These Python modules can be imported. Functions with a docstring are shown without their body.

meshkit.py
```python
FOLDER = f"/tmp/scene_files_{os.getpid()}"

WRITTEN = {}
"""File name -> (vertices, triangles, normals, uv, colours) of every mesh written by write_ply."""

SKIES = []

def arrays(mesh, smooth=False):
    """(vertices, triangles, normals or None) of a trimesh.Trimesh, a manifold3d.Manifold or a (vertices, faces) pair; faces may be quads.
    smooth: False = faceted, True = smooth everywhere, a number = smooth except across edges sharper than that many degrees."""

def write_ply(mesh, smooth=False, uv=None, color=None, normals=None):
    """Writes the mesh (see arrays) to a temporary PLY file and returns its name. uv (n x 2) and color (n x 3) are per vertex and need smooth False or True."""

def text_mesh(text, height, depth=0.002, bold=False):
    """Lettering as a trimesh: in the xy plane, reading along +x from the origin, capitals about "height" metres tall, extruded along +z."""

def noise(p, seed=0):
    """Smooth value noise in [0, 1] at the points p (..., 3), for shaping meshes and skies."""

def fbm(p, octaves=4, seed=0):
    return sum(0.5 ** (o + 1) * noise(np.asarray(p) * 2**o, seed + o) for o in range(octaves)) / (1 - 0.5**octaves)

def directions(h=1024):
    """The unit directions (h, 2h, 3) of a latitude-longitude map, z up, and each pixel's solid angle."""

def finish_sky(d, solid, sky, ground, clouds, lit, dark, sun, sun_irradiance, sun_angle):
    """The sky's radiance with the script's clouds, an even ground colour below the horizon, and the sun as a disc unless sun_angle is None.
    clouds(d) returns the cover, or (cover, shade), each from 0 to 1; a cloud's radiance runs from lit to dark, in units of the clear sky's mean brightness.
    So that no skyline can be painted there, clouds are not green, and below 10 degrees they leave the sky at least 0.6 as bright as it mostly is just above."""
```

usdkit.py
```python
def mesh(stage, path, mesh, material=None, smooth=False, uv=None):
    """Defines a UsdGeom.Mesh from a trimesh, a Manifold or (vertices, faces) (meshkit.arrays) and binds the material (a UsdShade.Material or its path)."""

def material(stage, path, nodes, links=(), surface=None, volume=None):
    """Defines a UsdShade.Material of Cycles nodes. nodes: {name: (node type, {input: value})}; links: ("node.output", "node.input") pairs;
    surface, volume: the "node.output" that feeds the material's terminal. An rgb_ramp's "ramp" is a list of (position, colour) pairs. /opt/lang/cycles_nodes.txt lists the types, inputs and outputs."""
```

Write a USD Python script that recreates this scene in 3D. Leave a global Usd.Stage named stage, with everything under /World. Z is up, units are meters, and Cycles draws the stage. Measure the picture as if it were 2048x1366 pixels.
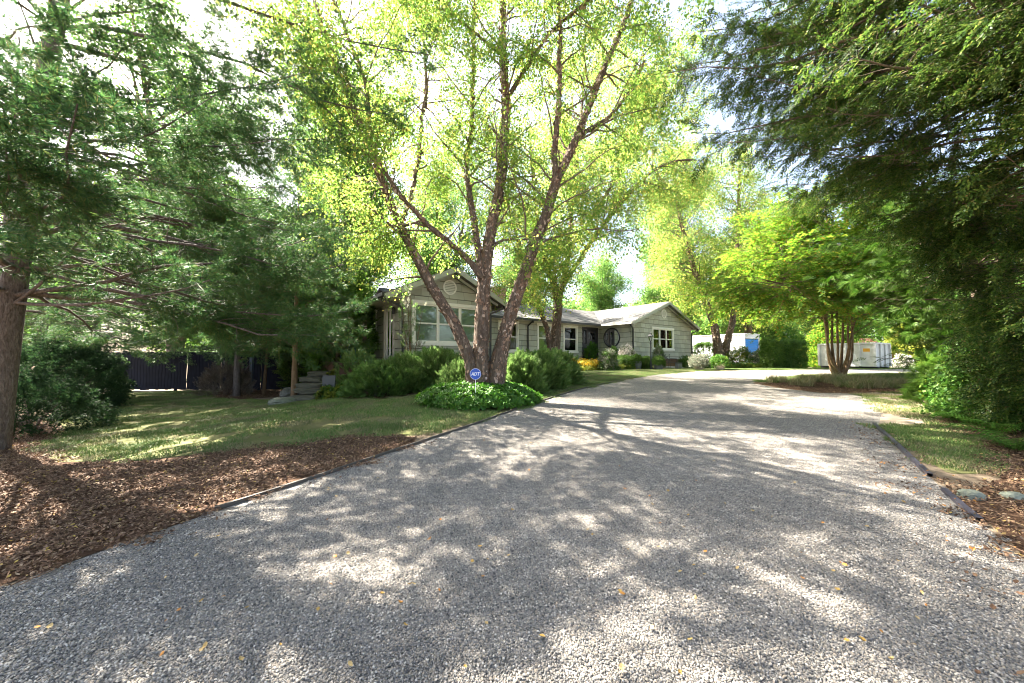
import math, numpy as np, trimesh, shapely, usdkit, meshkit
from shapely.geometry import Polygon, LineString, Point, box as sbox
from scipy.spatial.transform import Rotation as Rot
from pxr import Usd, UsdGeom, UsdLux, UsdShade, Gf, Sdf, Vt

# ------------------------------------------------------------------ stage, camera, sky, sun, exposure
stage = Usd.Stage.CreateInMemory()
UsdGeom.SetStageUpAxis(stage, 'Z'); UsdGeom.SetStageMetersPerUnit(stage, 1.0)
UsdGeom.Xform.Define(stage, '/World'); UsdGeom.Scope.Define(stage, '/World/Looks')
EYE, FPX, PITCH = 1.5, 711.0, math.radians(2.335)
cam = UsdGeom.Camera.Define(stage, '/World/camera')
cam.AddTranslateOp().Set(Gf.Vec3d(0, 0, EYE)); cam.AddRotateXOp().Set(90 + math.degrees(PITCH))
cam.CreateFocalLengthAttr(12.5); cam.CreateHorizontalApertureAttr(36.0); cam.CreateVerticalApertureAttr(24.0)
cam.CreateClippingRangeAttr(Gf.Vec2f(0.05, 5000))
cam.CreateExposureAttr(3.5)
SUN_AZ, SUN_EL = math.atan2(-0.86, 0.51), math.radians(46)
SUN = np.array([math.sin(SUN_AZ) * math.cos(SUN_EL), math.cos(SUN_AZ) * math.cos(SUN_EL), math.sin(SUN_EL)])
sky_mat = usdkit.material(stage, '/World/Looks/sky_look', {
    'sky': ('sky_texture', {'sky_type': 'single_scattering', 'sun_disc': False, 'sun_elevation': SUN_EL, 'sun_rotation': SUN_AZ, 'aerosol_density': 4.0}),
    'hz': ('hsv', {'hue': 0.5, 'saturation': 0.8, 'value': 1.0, 'fac': 1.0}),
    'bg': ('background_shader', {'strength': 0.053})}, [('sky.color', 'hz.color'), ('hz.color', 'bg.color')], surface='bg.background')
dome = UsdLux.DomeLight.Define(stage, '/World/sky')
UsdShade.MaterialBindingAPI.Apply(dome.GetPrim()).Bind(sky_mat)
dome.GetPrim().SetCustomDataByKey('kind', 'structure')
sun = UsdLux.DistantLight.Define(stage, '/World/sun')
sun.CreateIntensityAttr(1.25); sun.CreateAngleAttr(0.5); sun.CreateNormalizeAttr(True); sun.CreateColorAttr(Gf.Vec3f(1.0, 0.92, 0.80))
_q = Rot.align_vectors([SUN], [[0, 0, 1]])[0].as_quat()
sun.AddOrientOp().Set(Gf.Quatf(float(_q[3]), float(_q[0]), float(_q[1]), float(_q[2])))

# ------------------------------------------------------------------ helpers
USED, MATS, TONED = {}, {}, set()
def numbered(parent, name):
    key = (parent, name); n = USED.get(key, -1) + 1; USED[key] = n
    return f'{parent}/{name}' if n == 0 else f'{parent}/{name}_{n:03d}'
def tag(prim, label=None, cat=None, group=None, kind=None):
    p = prim.GetPrim() if hasattr(prim, 'GetPrim') else prim
    for k, v in (('label', label), ('category', cat), ('group', group), ('kind', kind)):
        if v: p.SetCustomDataByKey(k, v)
    return p
def thing(name, label, cat, loc=(0, 0, 0), rz=0.0, group=None, kind=None):
    x = UsdGeom.Xform.Define(stage, numbered('/World', name))
    x.AddTranslateOp().Set(Gf.Vec3d(*map(float, loc)))
    if rz: x.AddRotateZOp().Set(float(rz))
    tag(x, label, cat, group, kind)
    return x.GetPath().pathString
def obj(name, m, mat, parent='/World', smooth=False, label=None, cat=None, group=None, kind=None):
    g = make_mesh(numbered(parent, name), m, mat, smooth)
    tag(g, label, cat, group, kind)
    return g.GetPath().pathString
def copy_of(src, name, label, loc, rz, group=None, scale=1.0, cat=None, rot=None):
    x = UsdGeom.Xform.Define(stage, numbered('/World', name))
    x.AddTranslateOp().Set(Gf.Vec3d(*map(float, loc)))
    if rot is not None: x.AddOrientOp().Set(Gf.Quatf(float(rot[3]), float(rot[0]), float(rot[1]), float(rot[2])))
    elif rz: x.AddRotateZOp().Set(float(rz))
    if scale != 1.0: x.AddScaleOp().Set(Gf.Vec3f(*[float(scale)] * 3))
    x.GetPrim().GetReferences().AddInternalReference(src); x.GetPrim().SetInstanceable(True)
    tag(x, label, cat, group)
    return x.GetPath().pathString
def scatter(name, protos, mats, pos, quat, scale, parent='/World', rng=None, idx=None, **tags):
    """One PointInstancer: protos is a list of meshes, pos (n,3), quat (n,4 xyzw), scale (n,) or (n,3)."""
    path = numbered(parent, name)
    pi = UsdGeom.PointInstancer.Define(stage, path)
    targets = []
    for k, m in enumerate(protos):
        mm = mats[k % len(mats)]
        g = make_mesh(f'{path}/piece_{k:03d}', m, mm)
        targets.append(g.GetPath())
    pi.CreatePrototypesRel().SetTargets(targets)
    n = len(pos)
    if idx is None: idx = (rng or np.random.default_rng(7)).integers(0, len(protos), n)
    pi.CreateProtoIndicesAttr(Vt.IntArray.FromNumpy(np.asarray(idx, np.int32)))
    pi.CreatePositionsAttr(Vt.Vec3fArray.FromNumpy(np.ascontiguousarray(pos, np.float32)))
    q = np.asarray(quat, np.float32)
    pi.CreateOrientationsAttr(Vt.QuathArray([Gf.Quath(float(a[3]), float(a[0]), float(a[1]), float(a[2])) for a in q]))
    s = np.asarray(scale, np.float32)
    if s.ndim == 1: s = np.repeat(s[:, None], 3, 1)
    pi.CreateScalesAttr(Vt.Vec3fArray.FromNumpy(np.ascontiguousarray(s)))
    tag(pi, **tags)
    return path

def nrm(a): return a / np.maximum(np.linalg.norm(a, axis=-1, keepdims=True), 1e-9)
def quat_axes(fwd, up):
    f = nrm(np.asarray(fwd, float)); s = nrm(np.cross(up, f)); u = np.cross(f, s)
    return Rot.from_matrix(np.stack([f, s, u], -1)).as_quat()
def quat_z(ang): return np.stack([0 * ang, 0 * ang, np.sin(ang / 2), np.cos(ang / 2)], -1)
def make_mesh(path, m, mat, smooth=False):
    g = usdkit.mesh(stage, path, m, MATS[mat] if isinstance(mat, str) else mat, smooth=smooth)
    if mat in TONED:
        from scipy.sparse import coo_matrix
        from scipy.sparse.csgraph import connected_components
        n = len(g.GetPointsAttr().Get()); f = np.array(g.GetFaceVertexIndicesAttr().Get()).reshape(-1, 3)
        e = np.vstack([f[:, :2], f[:, 1:]]); k, lab = connected_components(coo_matrix((np.ones(len(e)), (e[:, 0], e[:, 1])), (n, n)), directed=False)
        t = np.random.default_rng(len(path) * 131 + n).random(k)[lab] if k > 1 else np.full(n, np.random.default_rng(sum(map(ord, path))).random())
        UsdGeom.PrimvarsAPI(g).CreatePrimvar('tone', Sdf.ValueTypeNames.FloatArray, 'vertex').Set(Vt.FloatArray.FromNumpy(t.astype(np.float32)))
    return g
class MB:
    """Collects pieces into one mesh."""
    def __init__(s): s.v, s.f, s.n = [], [], 0
    def add(s, v, f):
        v, f = np.asarray(v, float), np.asarray(f, int)
        if f.shape[1] == 4: f = np.vstack([f[:, [0, 1, 2]], f[:, [0, 2, 3]]])
        s.v.append(v); s.f.append(f + s.n); s.n += len(v); return s
    def mesh(s, m): return s.add(m.vertices, m.faces)
    def box(s, lo, hi, M=None):
        m = bev(lo, hi)
        v = m[0] if M is None else m[0] @ M[:3, :3].T + M[:3, 3]
        return s.add(v, m[1])
    def out(s): return np.vstack(s.v), np.vstack(s.f)
def bev(lo, hi):
    lo, hi = np.array(lo, float), np.array(hi, float)
    m = trimesh.creation.box(hi - lo); m.apply_translation((lo + hi) / 2)
    return np.array(m.vertices), np.array(m.faces)
def rbox(lo, hi, b=0.01):
    """Box with chamfered edges (convex hull of inset corner points)."""
    lo, hi = np.array(lo, float), np.array(hi, float)
    pts = []
    for sx in (0, 1):
        for sy in (0, 1):
            for sz in (0, 1):
                c = np.where([sx, sy, sz], hi, lo); d = np.where([sx, sy, sz], -1, 1) * b
                pts += [c + d * m for m in ([0, 1, 1], [1, 0, 1], [1, 1, 0])]
    h = trimesh.convex.convex_hull(np.array(pts))
    return np.array(h.vertices), np.array(h.faces)
def tubes(P, R, sides=6, cap=False, rough=0.0, seed=0):
    """P (N,n,3), R (N,n) -> one mesh of N tubes."""
    P, R = np.asarray(P, float), np.asarray(R, float)
    N, n, _ = P.shape
    t = nrm(np.gradient(P, axis=1))
    ref = np.where(np.abs(t[..., 2:]) < 0.92, [0, 0, 1.0], [1.0, 0, 0])
    ref = np.broadcast_to(ref[:, n // 2:n // 2 + 1], t.shape)
    a = nrm(np.cross(t, ref)); b = np.cross(t, a)
    ang = np.arange(sides) * 2 * np.pi / sides
    rr = R[:, :, None] * np.ones(sides)
    if rough: rr = rr * (1 + rough * (np.random.default_rng(seed).random(rr.shape) - .5))
    v = P[:, :, None] + rr[..., None] * (np.cos(ang)[:, None] * a[:, :, None] + np.sin(ang)[:, None] * b[:, :, None])
    i, j, k = np.meshgrid(np.arange(N), np.arange(n - 1), np.arange(sides), indexing='ij')
    b0 = i * n * sides + j * sides; k2 = (k + 1) % sides
    q = np.stack([b0 + k, b0 + k2, b0 + sides + k2, b0 + sides + k], -1).reshape(-1, 4)
    return v.reshape(-1, 3), np.vstack([q[:, [0, 1, 2]], q[:, [0, 2, 3]]])
def tube(pts, r, sides=8, **k):
    pts = np.asarray(pts, float); return tubes(pts[None], np.broadcast_to(r, (1, len(pts))), sides, **k)
def lathe(prof, n=20, M=None):
    p = np.asarray(prof, float); a = np.arange(n) * 2 * np.pi / n
    v = np.stack([p[:, None, 0] * np.cos(a), p[:, None, 0] * np.sin(a), p[:, None, 1] + 0 * a], -1).reshape(-1, 3)
    i, k = np.meshgrid(np.arange(len(p) - 1), np.arange(n), indexing='ij')
    q = np.stack([i * n + k, i * n + (k + 1) % n, (i + 1) * n + (k + 1) % n, (i + 1) * n + k], -1).reshape(-1, 4)
    f = np.vstack([q[:, [0, 1, 2]], q[:, [0, 2, 3]]])
    if M is not None: v = v @ M[:3, :3].T + M[:3, 3]
    return v, f
def spline(pts, n):
    from scipy.interpolate import PchipInterpolator
    pts = np.asarray(pts, float); d = np.r_[0, np.cumsum(np.linalg.norm(np.diff(pts, axis=0), axis=1))]
    return PchipInterpolator(d / d[-1], pts)(np.linspace(0, 1, n))
def extrude(poly, h):
    ms = [trimesh.creation.extrude_polygon(g, h, engine='earcut') for g in getattr(poly, 'geoms', [poly]) if g.geom_type == 'Polygon' and g.area > 1e-5]
    if not ms: return None
    m = trimesh.util.concatenate(ms); return np.array(m.vertices), np.array(m.faces)

# pixel of the 2048 x 1366 photograph -> world, at a stated distance Y or on the ground
def ray(px, py):
    x, y = (px - 1024) / FPX, (683 - py) / FPX
    d = np.array([x, math.cos(PITCH) - y * math.sin(PITCH), y * math.cos(PITCH) + math.sin(PITCH)])
    return d / d[1]
def at(px, py, Y): return np.array([0, 0, EYE]) + ray(px, py) * Y

# ------------------------------------------------------------------ materials
def mat(name, nodes, links, surface='p.BSDF', volume=None):
    MATS[name] = usdkit.material(stage, '/World/Looks/' + name, nodes, links, surface=surface, volume=volume); return name
def plain(name, col, rough=0.6, var=0.12, scale=6.0, bump=0.15, metallic=0.0, bscale=60.0, spec=0.5):
    c = np.array(col, float)
    return mat(name, {
        'g': ('geometry', {}), 'n': ('noise_texture', {'scale': scale, 'detail': 5.0, 'roughness': 0.65}), 'n2': ('noise_texture', {'scale': bscale, 'detail': 4.0}),
        'r': ('rgb_ramp', {'ramp': [(0.25, tuple(c * (1 - var))), (0.75, tuple(np.minimum(c * (1 + var), 0.95)))]}),
        'b': ('bump', {'strength': bump, 'distance': 0.01}), 'p': ('principled_bsdf', {'roughness': rough, 'metallic': metallic, 'specular_ior_level': spec})},
        [('g.position', 'n.vector'), ('g.position', 'n2.vector'), ('n.fac', 'r.fac'), ('r.color', 'p.base_color'), ('n2.fac', 'b.height'), ('b.normal', 'p.normal')])
def island(name, ramp, rough=0.7, bump=0.0, spec=0.3, scale=40.0, patch=0.35, pscale=0.7):
    """Colour per loose piece, with soft patches over the place."""
    TONED.add(name)
    return mat(name, {
        'g': ('geometry', {}), 'tn': ('attribute', {'attribute': 'tone'}), 'r': ('rgb_ramp', {'ramp': ramp}), 'n': ('noise_texture', {'scale': pscale, 'detail': 3.0}), 'n2': ('noise_texture', {'scale': scale, 'detail': 4.0}),
        'm': ('map_range', {'value': 0.5, 'from_min': 0.3, 'from_max': 0.7, 'to_min': 1 - patch, 'to_max': 1 + patch * 0.6}),
        'h': ('hsv', {'hue': 0.5, 'saturation': 1.0, 'fac': 1.0}), 'b': ('bump', {'strength': bump, 'distance': 0.01}),
        'p': ('principled_bsdf', {'roughness': rough, 'specular_ior_level': spec})},
        [('tn.fac', 'r.fac'), ('g.position', 'n.vector'), ('g.position', 'n2.vector'), ('n.fac', 'm.value'), ('r.color', 'h.color'), ('m.result', 'h.value'), ('h.color', 'p.base_color'), ('n2.fac', 'b.height'), ('b.normal', 'p.normal')])
def leafy(name, ramp, trans=1.6, fac=0.45, rough=0.6, spec=0.2, patch=0.3, pscale=1.2, tint=(1.0, 1.0, 1.0)):
    """Leaves: reflecting and letting light through, tone per leaf and in soft clumps."""
    TONED.add(name)
    tr = [(p, tuple(np.minimum(np.array(c) * trans * np.array(tint), 0.9))) for p, c in ramp]
    return mat(name, {
        'g': ('geometry', {}), 'tn': ('attribute', {'attribute': 'tone'}), 'r': ('rgb_ramp', {'ramp': ramp}), 'rt': ('rgb_ramp', {'ramp': tr}), 'n': ('noise_texture', {'scale': pscale, 'detail': 3.0}),
        'm': ('map_range', {'value': 0.5, 'from_min': 0.3, 'from_max': 0.7, 'to_min': 1 - patch, 'to_max': 1 + patch}),
        'h': ('hsv', {'hue': 0.5, 'saturation': 1.0, 'fac': 1.0}), 'ht': ('hsv', {'hue': 0.5, 'saturation': 1.0, 'fac': 1.0}),
        'p': ('principled_bsdf', {'roughness': rough, 'specular_ior_level': spec}), 't': ('translucent_bsdf', {}), 'mx': ('mix_closure', {'fac': fac})},
        [('tn.fac', 'r.fac'), ('tn.fac', 'rt.fac'), ('g.position', 'n.vector'), ('n.fac', 'm.value'), ('m.result', 'h.value'), ('m.result', 'ht.value'),
         ('r.color', 'h.color'), ('rt.color', 'ht.color'), ('h.color', 'p.base_color'), ('ht.color', 't.color'), ('p.BSDF', 'mx.closure1'), ('t.BSDF', 'mx.closure2')], surface='mx.closure')
def bark(name, c1, c2, c3, scale=(9, 9, 2.0), bump=0.8):
    return mat(name, {
        'g': ('geometry', {}), 'mp': ('mapping', {'scale': scale}), 'n': ('noise_texture', {'scale': 2.2, 'detail': 7.0, 'roughness': 0.7, 'distortion': 0.6}), 'v': ('voronoi_texture', {'scale': 2.6}),
        'n3': ('noise_texture', {'scale': 1.3, 'detail': 2.0}),
        'r': ('rgb_ramp', {'ramp': [(0.28, c1), (0.5, c2), (0.74, c3)]}), 'a': ('math', {'math_type': 'multiply_add', 'value2': 0.55, 'value3': 0.0}), 's': ('math', {'math_type': 'add'}),
        'b': ('bump', {'strength': bump, 'distance': 0.03}), 'p': ('principled_bsdf', {'roughness': 0.9, 'specular_ior_level': 0.2})},
        [('g.position', 'mp.vector'), ('mp.vector', 'n.vector'), ('mp.vector', 'v.vector'), ('n.fac', 'r.fac'), ('r.color', 'p.base_color'), ('v.distance', 'a.value1'), ('a.value', 's.value1'), ('n.fac', 's.value2'), ('s.value', 'b.height'), ('b.normal', 'p.normal')])

island('gravel_stone', [(0.0, (0.045, 0.045, 0.046)), (0.15, (0.135, 0.131, 0.125)), (0.4, (0.24, 0.227, 0.205)), (0.55, (0.29, 0.245, 0.19)), (0.7, (0.17, 0.16, 0.148)), (0.85, (0.35, 0.315, 0.265)), (1.0, (0.50, 0.465, 0.41))], rough=0.75, spec=0.3, patch=0.12, pscale=0.5)
mat('gravel_bed', {'g': ('geometry', {}), 'v': ('voronoi_texture', {'scale': 80.0}), 've': ('voronoi_texture', {'scale': 80.0, 'feature': 'distance_to_edge'}), 's': ('separate_color', {}),
    'r': ('rgb_ramp', {'ramp': [(0.0, (0.10, 0.098, 0.095)), (0.25, (0.22, 0.21, 0.20)), (0.5, (0.32, 0.29, 0.25)), (0.75, (0.27, 0.255, 0.235)), (1.0, (0.46, 0.43, 0.39))]}),
    'n': ('noise_texture', {'scale': 0.5, 'detail': 3.0}), 'm': ('map_range', {'from_min': 0.3, 'from_max': 0.7, 'to_min': 0.85, 'to_max': 1.1}), 'h': ('hsv', {'hue': 0.5, 'saturation': 1.0, 'fac': 1.0}),
    'e': ('map_range', {'from_min': 0.0, 'from_max': 0.3, 'to_min': 0.0, 'to_max': 1.0}), 'b': ('bump', {'strength': 0.9, 'distance': 0.012}), 'p': ('principled_bsdf', {'roughness': 0.8, 'specular_ior_level': 0.25})},
    [('g.position', 'v.vector'), ('g.position', 've.vector'), ('g.position', 'n.vector'), ('v.color', 's.color'), ('s.r', 'r.fac'), ('n.fac', 'm.value'), ('r.color', 'h.color'), ('m.result', 'h.value'), ('h.color', 'p.base_color'), ('ve.distance', 'e.value'), ('e.result', 'b.height'), ('b.normal', 'p.normal')])
def earth(name, cols, scale=3.0, fine=70.0, bump=0.6):
    return mat(name, {'g': ('geometry', {}), 'n': ('noise_texture', {'scale': scale, 'detail': 8.0, 'roughness': 0.75}), 'f': ('noise_texture', {'scale': fine, 'detail': 6.0, 'roughness': 0.8}),
        'x': ('mix_float', {'fac': 0.45}), 'r': ('rgb_ramp', {'ramp': cols}), 'b': ('bump', {'strength': bump, 'distance': 0.02}), 'p': ('principled_bsdf', {'roughness': 0.95, 'specular_ior_level': 0.15})},
        [('g.position', 'n.vector'), ('g.position', 'f.vector'), ('n.fac', 'x.a'), ('f.fac', 'x.b'), ('x.result', 'r.fac'), ('r.color', 'p.base_color'), ('f.fac', 'b.height'), ('b.normal', 'p.normal')])
earth('soil', [(0.3, (0.10, 0.075, 0.05)), (0.5, (0.17, 0.13, 0.09)), (0.7, (0.24, 0.20, 0.15))])
earth('mulch_soil', [(0.3, (0.035, 0.02, 0.012)), (0.5, (0.09, 0.05, 0.03)), (0.7, (0.18, 0.11, 0.07))], fine=45.0, bump=1.0)
earth('turf_soil', [(0.3, (0.055, 0.075, 0.02)), (0.48, (0.12, 0.13, 0.045)), (0.6, (0.21, 0.18, 0.10)), (0.75, (0.30, 0.25, 0.17))], scale=0.9)
earth('green_turf', [(0.3, (0.035, 0.065, 0.014)), (0.5, (0.07, 0.115, 0.026)), (0.7, (0.13, 0.15, 0.05))], scale=1.2)
island('grass_blade', [(0.0, (0.05, 0.105, 0.018)), (0.4, (0.085, 0.165, 0.028)), (0.75, (0.14, 0.19, 0.045)), (1.0, (0.30, 0.25, 0.12))], rough=0.6, patch=0.4, pscale=0.8)
island('dry_grass_blade', [(0.0, (0.07, 0.10, 0.03)), (0.4, (0.15, 0.15, 0.06)), (1.0, (0.32, 0.26, 0.15))], rough=0.7, patch=0.3, pscale=0.8)
island('pale_grass_blade', [(0.0, (0.12, 0.15, 0.05)), (0.4, (0.22, 0.22, 0.09)), (1.0, (0.40, 0.33, 0.18))], rough=0.7, patch=0.3, pscale=1.5)
island('litter_leaf', [(0.0, (0.040, 0.022, 0.012)), (0.3, (0.095, 0.053, 0.029)), (0.6, (0.16, 0.093, 0.054)), (0.85, (0.24, 0.152, 0.092)), (0.96, (0.34, 0.24, 0.15)), (1.0, (0.40, 0.28, 0.07))], rough=0.75, patch=0.25)
island('yellow_leaf', [(0.0, (0.36, 0.21, 0.04)), (0.5, (0.44, 0.30, 0.10)), (1.0, (0.42, 0.33, 0.20))], rough=0.6, patch=0.15)
island('orange_leaf', [(0.0, (0.35, 0.14, 0.03)), (1.0, (0.45, 0.22, 0.05))], rough=0.6, patch=0.15)
leafy('pine_needle', [(0.0, (0.018, 0.058, 0.022)), (0.4, (0.036, 0.098, 0.028)), (0.8, (0.070, 0.142, 0.034)), (1.0, (0.16, 0.14, 0.05))], trans=1.7, fac=0.34, rough=0.5, spec=0.3, patch=0.35, pscale=1.5)
leafy('dark_needle', [(0.0, (0.026, 0.062, 0.022)), (0.5, (0.046, 0.10, 0.032)), (1.0, (0.09, 0.135, 0.04))], trans=2.1, fac=0.42, rough=0.4, spec=0.5, patch=0.35, pscale=1.2)
leafy('deep_needle', [(0.0, (0.008, 0.026, 0.010)), (0.5, (0.016, 0.045, 0.016)), (1.0, (0.04, 0.075, 0.022))], trans=1.6, fac=0.35, patch=0.3)  # darkened take on dark_needle, shade put into the foliage colour
earth('sandy_soil', [(0.3, (0.17, 0.135, 0.095)), (0.5, (0.27, 0.225, 0.17)), (0.7, (0.36, 0.31, 0.25))], fine=90.0)
leafy('birch_leaf', [(0.0, (0.060, 0.120, 0.020)), (0.5, (0.092, 0.158, 0.026)), (0.85, (0.145, 0.190, 0.036)), (1.0, (0.25, 0.21, 0.05))], trans=2.9, fac=0.6, rough=0.5, spec=0.3, patch=0.25)
leafy('far_leaf', [(0.0, (0.045, 0.11, 0.02)), (0.5, (0.075, 0.15, 0.028)), (1.0, (0.13, 0.18, 0.04))], trans=2.4, fac=0.5, patch=0.35, pscale=0.5)
leafy('maple_leaf', [(0.0, (0.045, 0.12, 0.010)), (0.5, (0.08, 0.16, 0.013)), (0.85, (0.14, 0.185, 0.02)), (1.0, (0.20, 0.13, 0.02))], trans=2.3, fac=0.5, patch=0.3, pscale=1.5)
leafy('cypress_leaf', [(0.0, (0.018, 0.045, 0.008)), (0.45, (0.038, 0.080, 0.012)), (0.85, (0.078, 0.125, 0.020)), (0.97, (0.12, 0.14, 0.03)), (1.0, (0.14, 0.09, 0.04))], trans=1.7, fac=0.4, rough=0.45, patch=0.4, pscale=1.3)
leafy('thread_leaf', [(0.0, (0.04, 0.105, 0.014)), (0.5, (0.075, 0.16, 0.02)), (1.0, (0.13, 0.20, 0.03))], trans=2.0, fac=0.45, rough=0.45, patch=0.3)
leafy('juniper_leaf', [(0.0, (0.055, 0.14, 0.028)), (0.5, (0.11, 0.21, 0.045)), (1.0, (0.26, 0.32, 0.13))], trans=1.5, fac=0.3, rough=0.5, patch=0.3)
leafy('ground_leaf', [(0.0, (0.03, 0.10, 0.010)), (0.6, (0.055, 0.145, 0.015)), (0.92, (0.09, 0.18, 0.02)), (1.0, (0.27, 0.26, 0.03))], trans=1.6, fac=0.3, rough=0.5, spec=0.3, patch=0.25)
leafy('box_leaf', [(0.0, (0.03, 0.08, 0.014)), (0.5, (0.06, 0.125, 0.02)), (1.0, (0.10, 0.16, 0.03))], trans=1.6, fac=0.35, patch=0.3)
leafy('gold_leaf', [(0.0, (0.09, 0.13, 0.015)), (0.5, (0.15, 0.18, 0.02)), (1.0, (0.22, 0.22, 0.03))], trans=1.7, fac=0.35, patch=0.3)
leafy('gold_flower', [(0.0, (0.45, 0.22, 0.01)), (0.5, (0.6, 0.36, 0.02)), (1.0, (0.5, 0.42, 0.05))], trans=1.1, fac=0.3)
leafy('white_flower', [(0.0, (0.6, 0.52, 0.45)), (1.0, (0.75, 0.72, 0.68))], trans=1.1, fac=0.25)
leafy('grey_plant', [(0.0, (0.14, 0.17, 0.12)), (0.6, (0.22, 0.24, 0.17)), (1.0, (0.36, 0.28, 0.25))], trans=1.2, fac=0.3)
leafy('fern_leaf', [(0.0, (0.04, 0.11, 0.015)), (1.0, (0.085, 0.17, 0.025))], trans=2.0, fac=0.45, patch=0.3)
leafy('twiggy_leaf', [(0.0, (0.10, 0.075, 0.06)), (0.6, (0.17, 0.14, 0.11)), (1.0, (0.26, 0.22, 0.19))], trans=1.1, fac=0.2)
leafy('red_leaf', [(0.0, (0.14, 0.05, 0.05)), (1.0, (0.25, 0.10, 0.09))], trans=1.3, fac=0.4)
bark('birch_bark', (0.042, 0.030, 0.022), (0.10, 0.074, 0.056), (0.22, 0.175, 0.14), scale=(7, 7, 2.2))
island('bark_flake_look', [(0.0, (0.09, 0.052, 0.034)), (0.35, (0.17, 0.105, 0.07)), (0.65, (0.26, 0.17, 0.12)), (0.88, (0.40, 0.29, 0.22)), (1.0, (0.50, 0.40, 0.33))], rough=0.85, patch=0.2)
bark('pine_bark', (0.05, 0.04, 0.035), (0.11, 0.09, 0.08), (0.20, 0.175, 0.16), scale=(14, 14, 5), bump=1.0)
bark('brown_bark', (0.07, 0.05, 0.035), (0.14, 0.105, 0.075), (0.25, 0.195, 0.15), scale=(12, 12, 3))
bark('maple_bark', (0.08, 0.05, 0.028), (0.16, 0.105, 0.06), (0.26, 0.19, 0.125), scale=(9, 9, 2.5), bump=0.5)
plain('twig', (0.10, 0.07, 0.05), rough=0.85)
plain('siding', (0.27, 0.27, 0.235), rough=0.75, var=0.10, scale=2.5, bump=0.35, bscale=35)
plain('backing', (0.07, 0.068, 0.06), rough=0.9)  # wall body behind the shingles, coloured dark to paint shadow lines in their gaps
TONED.add('shingle_siding')
mat('shingle_siding', {'g': ('geometry', {}), 'tn': ('attribute', {'attribute': 'tone'}), 'mp': ('mapping', {'scale': (70, 70, 3)}), 'n': ('noise_texture', {'scale': 1.0, 'detail': 5.0, 'roughness': 0.7}), 'n2': ('noise_texture', {'scale': 1.6, 'detail': 4.0}),
    'r': ('rgb_ramp', {'ramp': [(0.2, (0.345, 0.355, 0.29)), (0.5, (0.38, 0.385, 0.325)), (0.8, (0.42, 0.42, 0.36))]}), 'h': ('hsv', {'hue': 0.5, 'saturation': 1.0, 'fac': 1.0}), 'm': ('map_range', {'from_min': 0.0, 'from_max': 1.0, 'to_min': 0.88, 'to_max': 1.12}),
    'b': ('bump', {'strength': 0.5, 'distance': 0.008}), 'p': ('principled_bsdf', {'roughness': 0.72, 'specular_ior_level': 0.3})},
    [('g.position', 'mp.vector'), ('mp.vector', 'n.vector'), ('g.position', 'n2.vector'), ('n2.fac', 'r.fac'), ('tn.fac', 'm.value'), ('r.color', 'h.color'), ('m.result', 'h.value'), ('h.color', 'p.base_color'), ('n.fac', 'b.height'), ('b.normal', 'p.normal')])
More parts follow.
